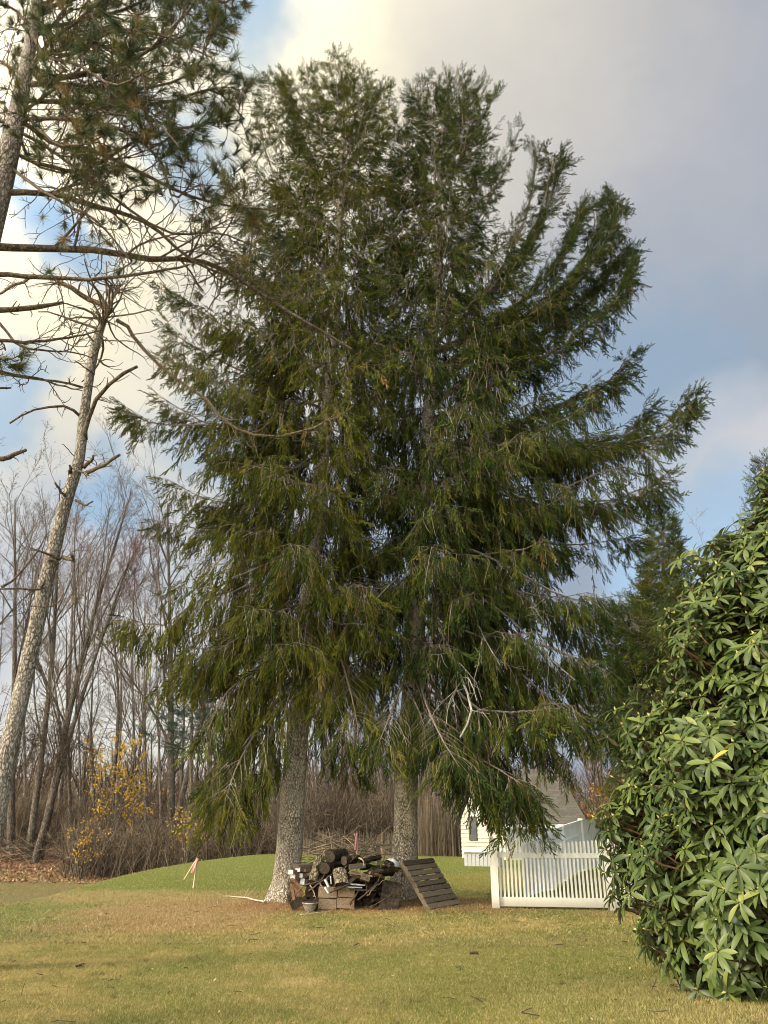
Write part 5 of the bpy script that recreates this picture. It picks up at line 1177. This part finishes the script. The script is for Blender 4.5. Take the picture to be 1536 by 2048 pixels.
# planks
pl = [((701, 1746, 16.0), (737, 1756, 16.1), .10, .10, M['brown_board'], 'thick brown beam end right of the mottled stump'), ((722, 1752, 15.95), (739, 1757, 15.98), .1, .11, M['grey_board'], 'short tan block of lumber at the end of the brown beam'), ((698, 1734, 16.1), (730, 1731, 16.2), .08, .09, M['grey_board'], 'grey squared lumber below the crest'), ((700, 1768, 16.0), (728, 1770, 16.1), .12, .02, M['white_paint'], 'uppermost thin white edged plank'), ((695, 1774, 16.0), (722, 1775, 16.1), .12, .018, M['white_paint'], 'middle thin white edged plank'), ((701, 1780, 16.0), (735, 1780, 16.1), .12, .016, M['grey_board'], 'lowest thin pale edged plank'), ((668, 1780, 15.95), (712, 1754, 16.0), .05, .05, M['dark_wood'], 'dark batten rising diagonally over the middle'), ((698, 1745, 15.95), (745, 1752, 15.95), .05, .03, M['grey_board'], 'thin grey lath lying over the brown beam')]
for a, b, w_, h_, mt_, lb in pl: single('plank', lb, 'plank', a, b, w_, h_, mt_, 'planks in the woodpile')
for k, (a, b, lb) in enumerate((((650, 1759, 15.9), (657, 1774, 15.88), 'upper short white batten in front of the logs'), ((650, 1774, 15.9), (657, 1786, 15.88), 'lower short white batten in front of the logs'), ((661, 1752, 15.95), (662, 1768, 15.95), 'thin grey white batten beside the stump'))):
    single('white_batten', lb, 'batten', a, b, .055 if k < 2 else .02, .03, M['white_paint'], 'white battens in the woodpile')
# pot
pc = P(620, 1812, 15.85); zg = Hs(pc[0], 15.85); g = Geo(); prf = [(.07, .0), (.115, .06), (.135, .12), (.145, .125), (.145, .145), (.13, .145), (.11, .10)]
s_ = 20; th = np.arange(s_) * 2 * math.pi / s_; V = np.vstack([np.stack([pc[0] + r * np.cos(th), 15.85 + r * np.sin(th), np.full(s_, zg + .005 + z)], -1) for r, z in prf]); i = np.arange(len(prf) - 1)[:, None] * s_; j = np.arange(s_)[None]; j2 = (j + 1) % s_
g.add(V, None, np.stack([i + j, i + j2, i + s_ + j2, i + s_ + j], -1).reshape(-1, 4)); pot = thing('flower_pot', 'pale round pot half full of dark soil at front of the pile', 'pot', (pc[0], 15.85, zg)); build('body', g, M['ceramic'], pot, smooth=True)
g = Geo(); g.add(np.vstack([[pc[0], 15.85, zg + .165], np.stack([pc[0] + .135 * np.cos(th), 15.85 + .135 * np.sin(th), np.full(s_, zg + .16)], -1)]), [[0, 1 + k, 1 + (k + 1) % s_] for k in range(s_)]); build('soil', g, M['dark_wood'], pot)
single('broken_board', 'dark broken board wedged beside the pot', 'board', (582, 1814, 15.9), (604, 1800, 15.95), .03, .16, M['slab'])
single('broken_board', 'dark upright board between the pot and the blocks', 'board', (632, 1822, 15.95), (634, 1795, 15.95), .05, .1, M['slab'])
# leaning dark slab
a_, b_ = P(776, 1822, 16.0), P(785, 1766, 16.35); x = unit(b_ - a_); y = unit(np.array([1, .12, 0])); y = unit(y - x * (y @ x)); z = np.cross(x, y); g = Geo(); g.box((a_ + b_) / 2, (.62, .36, .05), np.array([x, y, z]), jit=.008)
one('dark_slab', 'wide blackish board leaning on the right spruce trunk', 'board', g, M['slab'], a_)
# sticks
st = [([(588, 1790, 15.9), (610, 1770, 15.85), (640, 1762, 15.9), (650, 1745, 16.)], .012, M['stick'], 'bent pale stick arching over the orange boards'),
      ([(618, 1782, 15.85), (640, 1765, 15.9), (664, 1748, 16.)], .016, M['stick'], 'grey stick crossing below the curved slab'),
      ([(716, 1800, 15.95), (745, 1775, 16.0), (765, 1748, 16.1)], .018, M['stick_dark'], 'long dark stick rising toward the right spruce'),
      ([(735, 1792, 15.9), (752, 1772, 16.0), (778, 1755, 16.1)], .014, M['stick'], 'grey stick beside the long dark one'),
      ([(706, 1735, 16.2), (725, 1715, 16.2), (742, 1686, 16.3), (758, 1668, 16.4)], .013, M['stick_dark'], 'thin branch sticking up past the pink stake'),
      ([(690, 1735, 16.1), (708, 1715, 16.2), (735, 1690, 16.3)], .011, M['stick'], 'twiggy stick left of the pink stake'),
      ([(718, 1716, 16.0), (726, 1722, 15.95), (728, 1732, 15.95)], .016, M['stick_pale'], 'short bleached forked stick on the crest'),
      ([(740, 1815, 15.9), (768, 1800, 15.9), (790, 1785, 15.95)], .012, M['stick_dark'], 'dark stick low by the leaning slab'),
      ([(700, 1810, 15.95), (715, 1785, 16.), (722, 1768, 16.1)], .02, M['stick_dark'], 'thick dark stick right of the blocks'),
      ([(660, 1785, 15.9), (690, 1772, 15.9), (712, 1756, 16.0)], .018, M['stick_dark'], 'dark stick in front of the mottled stump'),
      ([(762, 1735, 16.0), (768, 1715, 16.1), (772, 1700, 16.1)], .016, M['stick_dark'], 'short upright stick beside the white sheet'),
      ([(620, 1770, 15.9), (628, 1785, 15.9), (632, 1795, 15.9)], .014, M['stick_pale'], 'pale splinter above the pot'),
      ([(640, 1768, 15.95), (648, 1780, 15.95)], .014, M['stick_pale'], 'short pale splinter left of the white battens')]
for pts, r, mt_, lb in st: stick(lb, pts, r, mt_)
# cross board on a post, pink stake, white sheet
cbp = thing('cross_board_post', 'weathered post with a short cross board behind the pile', 'post', tuple(P(757, 1735, 17.0)))
g = Geo(); a_, b_ = P(760, 1740, 17.), P(756, 1692, 17.); x = unit(b_ - a_); g.box((a_ + b_) / 2, (np.linalg.norm(b_ - a_), .09, .09), np.array([x, [0, 1, 0], np.cross(x, [0, 1, 0])])); build('post', g, M['grey_board'], cbp)
g = Geo(); g.box(P(766, 1690, 17.), (.42, .14, .035), rotmat(0, R(2), R(6))); build('cross_board', g, M['grey_board'], cbp)
ps_ = thing('survey_stake', 'pink painted stake rising behind the woodpile', 'stake', tuple(P(713, 1720, 17.3)))
a_, b_ = P(713, 1722, 17.3), P(714, 1666, 17.3); g = Geo(); g.tube(np.array([a_ - [0, 0, .5], b_]), np.array([.02, .018]), 4, cap=True); build('shaft', g, M['raw_wood'], ps_)
g = Geo(); a2 = P(711, 1700, 17.27); g.tube(np.array([a2, b_ + [0, -.02, 0]]), np.array([.026, .022]), 4, cap=True); build('ribbon', g, M['pink'], ps_)
g = Geo(); c = P(782, 1718, 16.75); U_, V_ = np.meshgrid(np.linspace(0, 2 * math.pi, 17)[:-1], np.linspace(0, 1, 7)); rr2 = .17 * (1 + .15 * np.sin(3 * U_ + 4 * V_)) * np.sqrt(1 - (V_ * .97) ** 2)
g.add(np.stack([c[0] + rr2 * np.cos(U_) * .95, c[1] + rr2 * np.sin(U_), c[2] - .16 + V_ * .17 + .01 * np.sin(5 * U_)], -1).reshape(-1, 3), None, [[r * 16 + k, r * 16 + (k + 1) % 16, (r + 1) * 16 + (k + 1) % 16, (r + 1) * 16 + k] for r in range(6) for k in range(16)])
one('white_sheet', 'crumpled white plastic sheet tucked beside the right spruce', 'plastic sheet', g, M['cloth'], c, None, True)
# ------------------------------------------------------------------ pallet
bl_, br_ = P(856, 1829, 15.95), P(918, 1816, 16.75); bl_[2] = Hs(bl_[0], bl_[1]) + .01; br_[2] = Hs(br_[0], br_[1]) + .01
tl, tr_ = P(808, 1722, 16.45), P(868, 1715, 17.2)
U0 = unit((br_ - bl_) + (tr_ - tl)); V0 = unit((tl - bl_) + (tr_ - br_)); V0 = unit(V0 - U0 * (U0 @ V0)); W0 = np.cross(U0, V0)   # W points to the viewer side
if W0[1] > 0: W0 = -W0
LU = np.linalg.norm(br_ - bl_) * .5 + np.linalg.norm(tr_ - tl) * .5; LV = np.linalg.norm(tl - bl_)
pal = thing('wooden_pallet', 'weathered grey brown wooden pallet leaning on the right spruce trunk', 'pallet', tuple(bl_)); pax = np.array([U0, V0, W0]); cen = (bl_ + br_ + tl + tr_) / 4
for k in range(3):
    g = Geo(); g.box(cen + U0 * LU * (k - 1) * .46 - W0 * .055, (.04, LV, .085), pax, jit=.002); build('stringer', g, M['pallet'], pal)
for k in range(9):
    f = -.5 + (k + .5) / 9; wj = rng.uniform(.084, .094); g = Geo(); nseg = 6; half = LU / 2 + rng.uniform(-.01, .02)
    g.box(cen + V0 * LV * f, (half * 2, wj, .02), pax @ np.eye(3), a=rng.random(), jit=.004); build('slat', g, M['pallet'], pal)
for k in range(3):
    f = -.45 + .9 * k / 2; g = Geo(); g.box(cen + V0 * LV * f - W0 * .11, (LU, .085, .018), pax, a=rng.random(), jit=.003); build('back_slat', g, M['pallet'], pal)

# ------------------------------------------------------------------ small things on the lawn
rng = np.random.default_rng(140)
def gstick(label, pix, r, mat, name='fallen_branch', cat='branch'):
    pts = []
    for px, py in pix: p_ = PG(px, py); p_[2] = Hs(p_[0], p_[1]) + r + .012; pts.append(p_)
    p_ = smooth_poly(pts, 10)[None] + rng.normal(0, .012, (1, 10, 3)) * [1, 1, .3]; r_ = np.linspace(r, r * .4, 10)[None]; g = Geo(); g.tube(p_, r_, 6, .5, cap=True, wob=.1)
    c1, q1 = grow(p_, r_, 4, .2, 45, 4, curl=.2, rr=.5, rmin=.004); c1[:, :, 2] = np.maximum(c1[:, :, 2], H(c1[:, :, 0], c1[:, :, 1]) + .01); g.tube(c1, q1, 4, .5)
    one(name, label, cat, g, mat, p_[0, 0], None, True)
gstick('long pale fallen branch lying left of the left spruce foot', [(530, 1808), (505, 1802), (480, 1797), (445, 1796)], .018, M['stick_pale'])
gstick('pale thin stick on the ground before the pot', [(600, 1833), (625, 1830), (660, 1826)], .012, M['stick_pale'])
gstick('short dark twig on the lawn at left foreground', [(150, 1938), (168, 1934)], .012, M['stick_dark'])
g = Geo(); cp = PG(948, 1911); cp[2] = Hs(cp[0], cp[1]) + .028
cn_ = 60; th = rng.uniform(0, 6.28, cn_); tt = rng.uniform(0, 1, cn_); dirs = np.stack([np.full(cn_, .9), np.cos(th), np.sin(th)], -1)
g.tube(np.array([[cp - [.055, 0, 0]], [cp + [.055, 0, 0]]])[:, 0], np.array([.018, .010]), 7, cap=True)
prc = np.stack([cp[0] - .05 + .1 * tt, np.full(cn_, cp[1]), np.full(cn_, cp[2])], -1); g.inst(SV * [1, .3, .15], ST, None, frames(dirs) * .032, prc, rng.random(cn_))
one('pine_cone', 'brown cone lying alone on the lawn right of centre', 'cone', g, M['cone'], cp)
# scattered leaves: stuff
g = Geo(); n = 2600; Y = rng.uniform(5.5, 24, n); X = (rng.random(n) - .5) * 2 * Y * .55; k = rng.random(n) < .30 + .7 * np.exp(-((X + 2) / 3.5) ** 2 - ((Y - 16) / 2.2) ** 2); X, Y = X[k], Y[k]; n = len(X)
c = np.stack([X, Y, H(X, Y) + .03], -1); d = unit(np.stack([rng.normal(size=n), rng.normal(size=n), rng.normal(0, .35, n)], -1)); tv = np.array([[0, 0, 0], [.3, .28, .10], [1, 0, .05], [.35, -.25, .12]])
g.inst(tv, np.array([[0, 1, 2], [0, 2, 3]]), None, frames(d) * rng.uniform(.022, .06, n)[:, None, None], c, rng.random(n))
tag(build('fallen_leaves', g, M['litter']), 'small brown leaves and wood chips scattered over the lawn', 'leaves', kind='stuff')
g = Geo(); n = 12000; Y = 38 + 14 * rng.random(n) ** .7; X = -13 - rng.random(n) * 13; c = np.stack([X, Y, H(X, Y) + .04], -1); leaf_cloud(g, c, n, .13)
tag(build('leaf_litter', g, M['litter']), 'reddish brown leaf litter under the left wood edge', 'leaves', kind='stuff')

# dark twiglets and needle litter under the spruces and over the near lawn
rng = np.random.default_rng(151); g = Geo(); n = 900; Y = rng.uniform(6, 20, n); X = (rng.random(n) - .5) * 2 * Y * .5; k = rng.random(n) < .22 + .78 * np.exp(-((X + .8) / 3.2) ** 2 - ((Y - 16.3) / 1.6) ** 2); X, Y = X[k], Y[k]; n = len(X)
o_ = np.stack([X, Y, H(X, Y) + .02], -1); tw = walk(o_, np.stack([rng.normal(size=n), rng.normal(size=n), rng.normal(0, .1, n)], -1), rng.uniform(.05, .22, n), 4, curl=.2)
g.tube(tw, rng.uniform(.003, .006, n)[:, None] * np.ones(4), 3, rng.random(n)); tag(build('fallen_twigs', g, M['stick_dark']), 'small dark twigs scattered over the lawn and around the trunks', 'twigs', kind='stuff')
rng = np.random.default_rng(152); g = Geo(); n = 620; Y = 5.4 + 12 * rng.random(n) ** 1.2; X = (rng.random(n) - .5) * 2 * Y * .52; m_ = 26
cx = np.repeat(X, m_) + rng.normal(0, .035, n * m_); cy = np.repeat(Y, m_) + rng.normal(0, .035, n * m_); o_ = np.stack([cx, cy, H(cx, cy)], -1); th = rng.uniform(0, 6.28, n * m_); dx = np.stack([np.cos(th), np.sin(th), 0 * th], -1) * .003
ld = np.stack([rng.normal(0, .5, n * m_), rng.normal(0, .5, n * m_), np.ones(n * m_)], -1) * rng.uniform(.025, .055, n * m_)[:, None]
g.add(np.stack([o_ - dx, o_ + dx, o_ + ld], 1).reshape(-1, 3), np.arange(3 * n * m_).reshape(-1, 3), None, np.repeat(np.clip(np.repeat(rng.random(n) * .7, m_) + rng.normal(0, .1, n * m_), 0, 1), 3))
tag(build('grass_tufts', g, M['grass']), 'slightly longer tufts standing out of the short lawn', 'grass', kind='stuff')
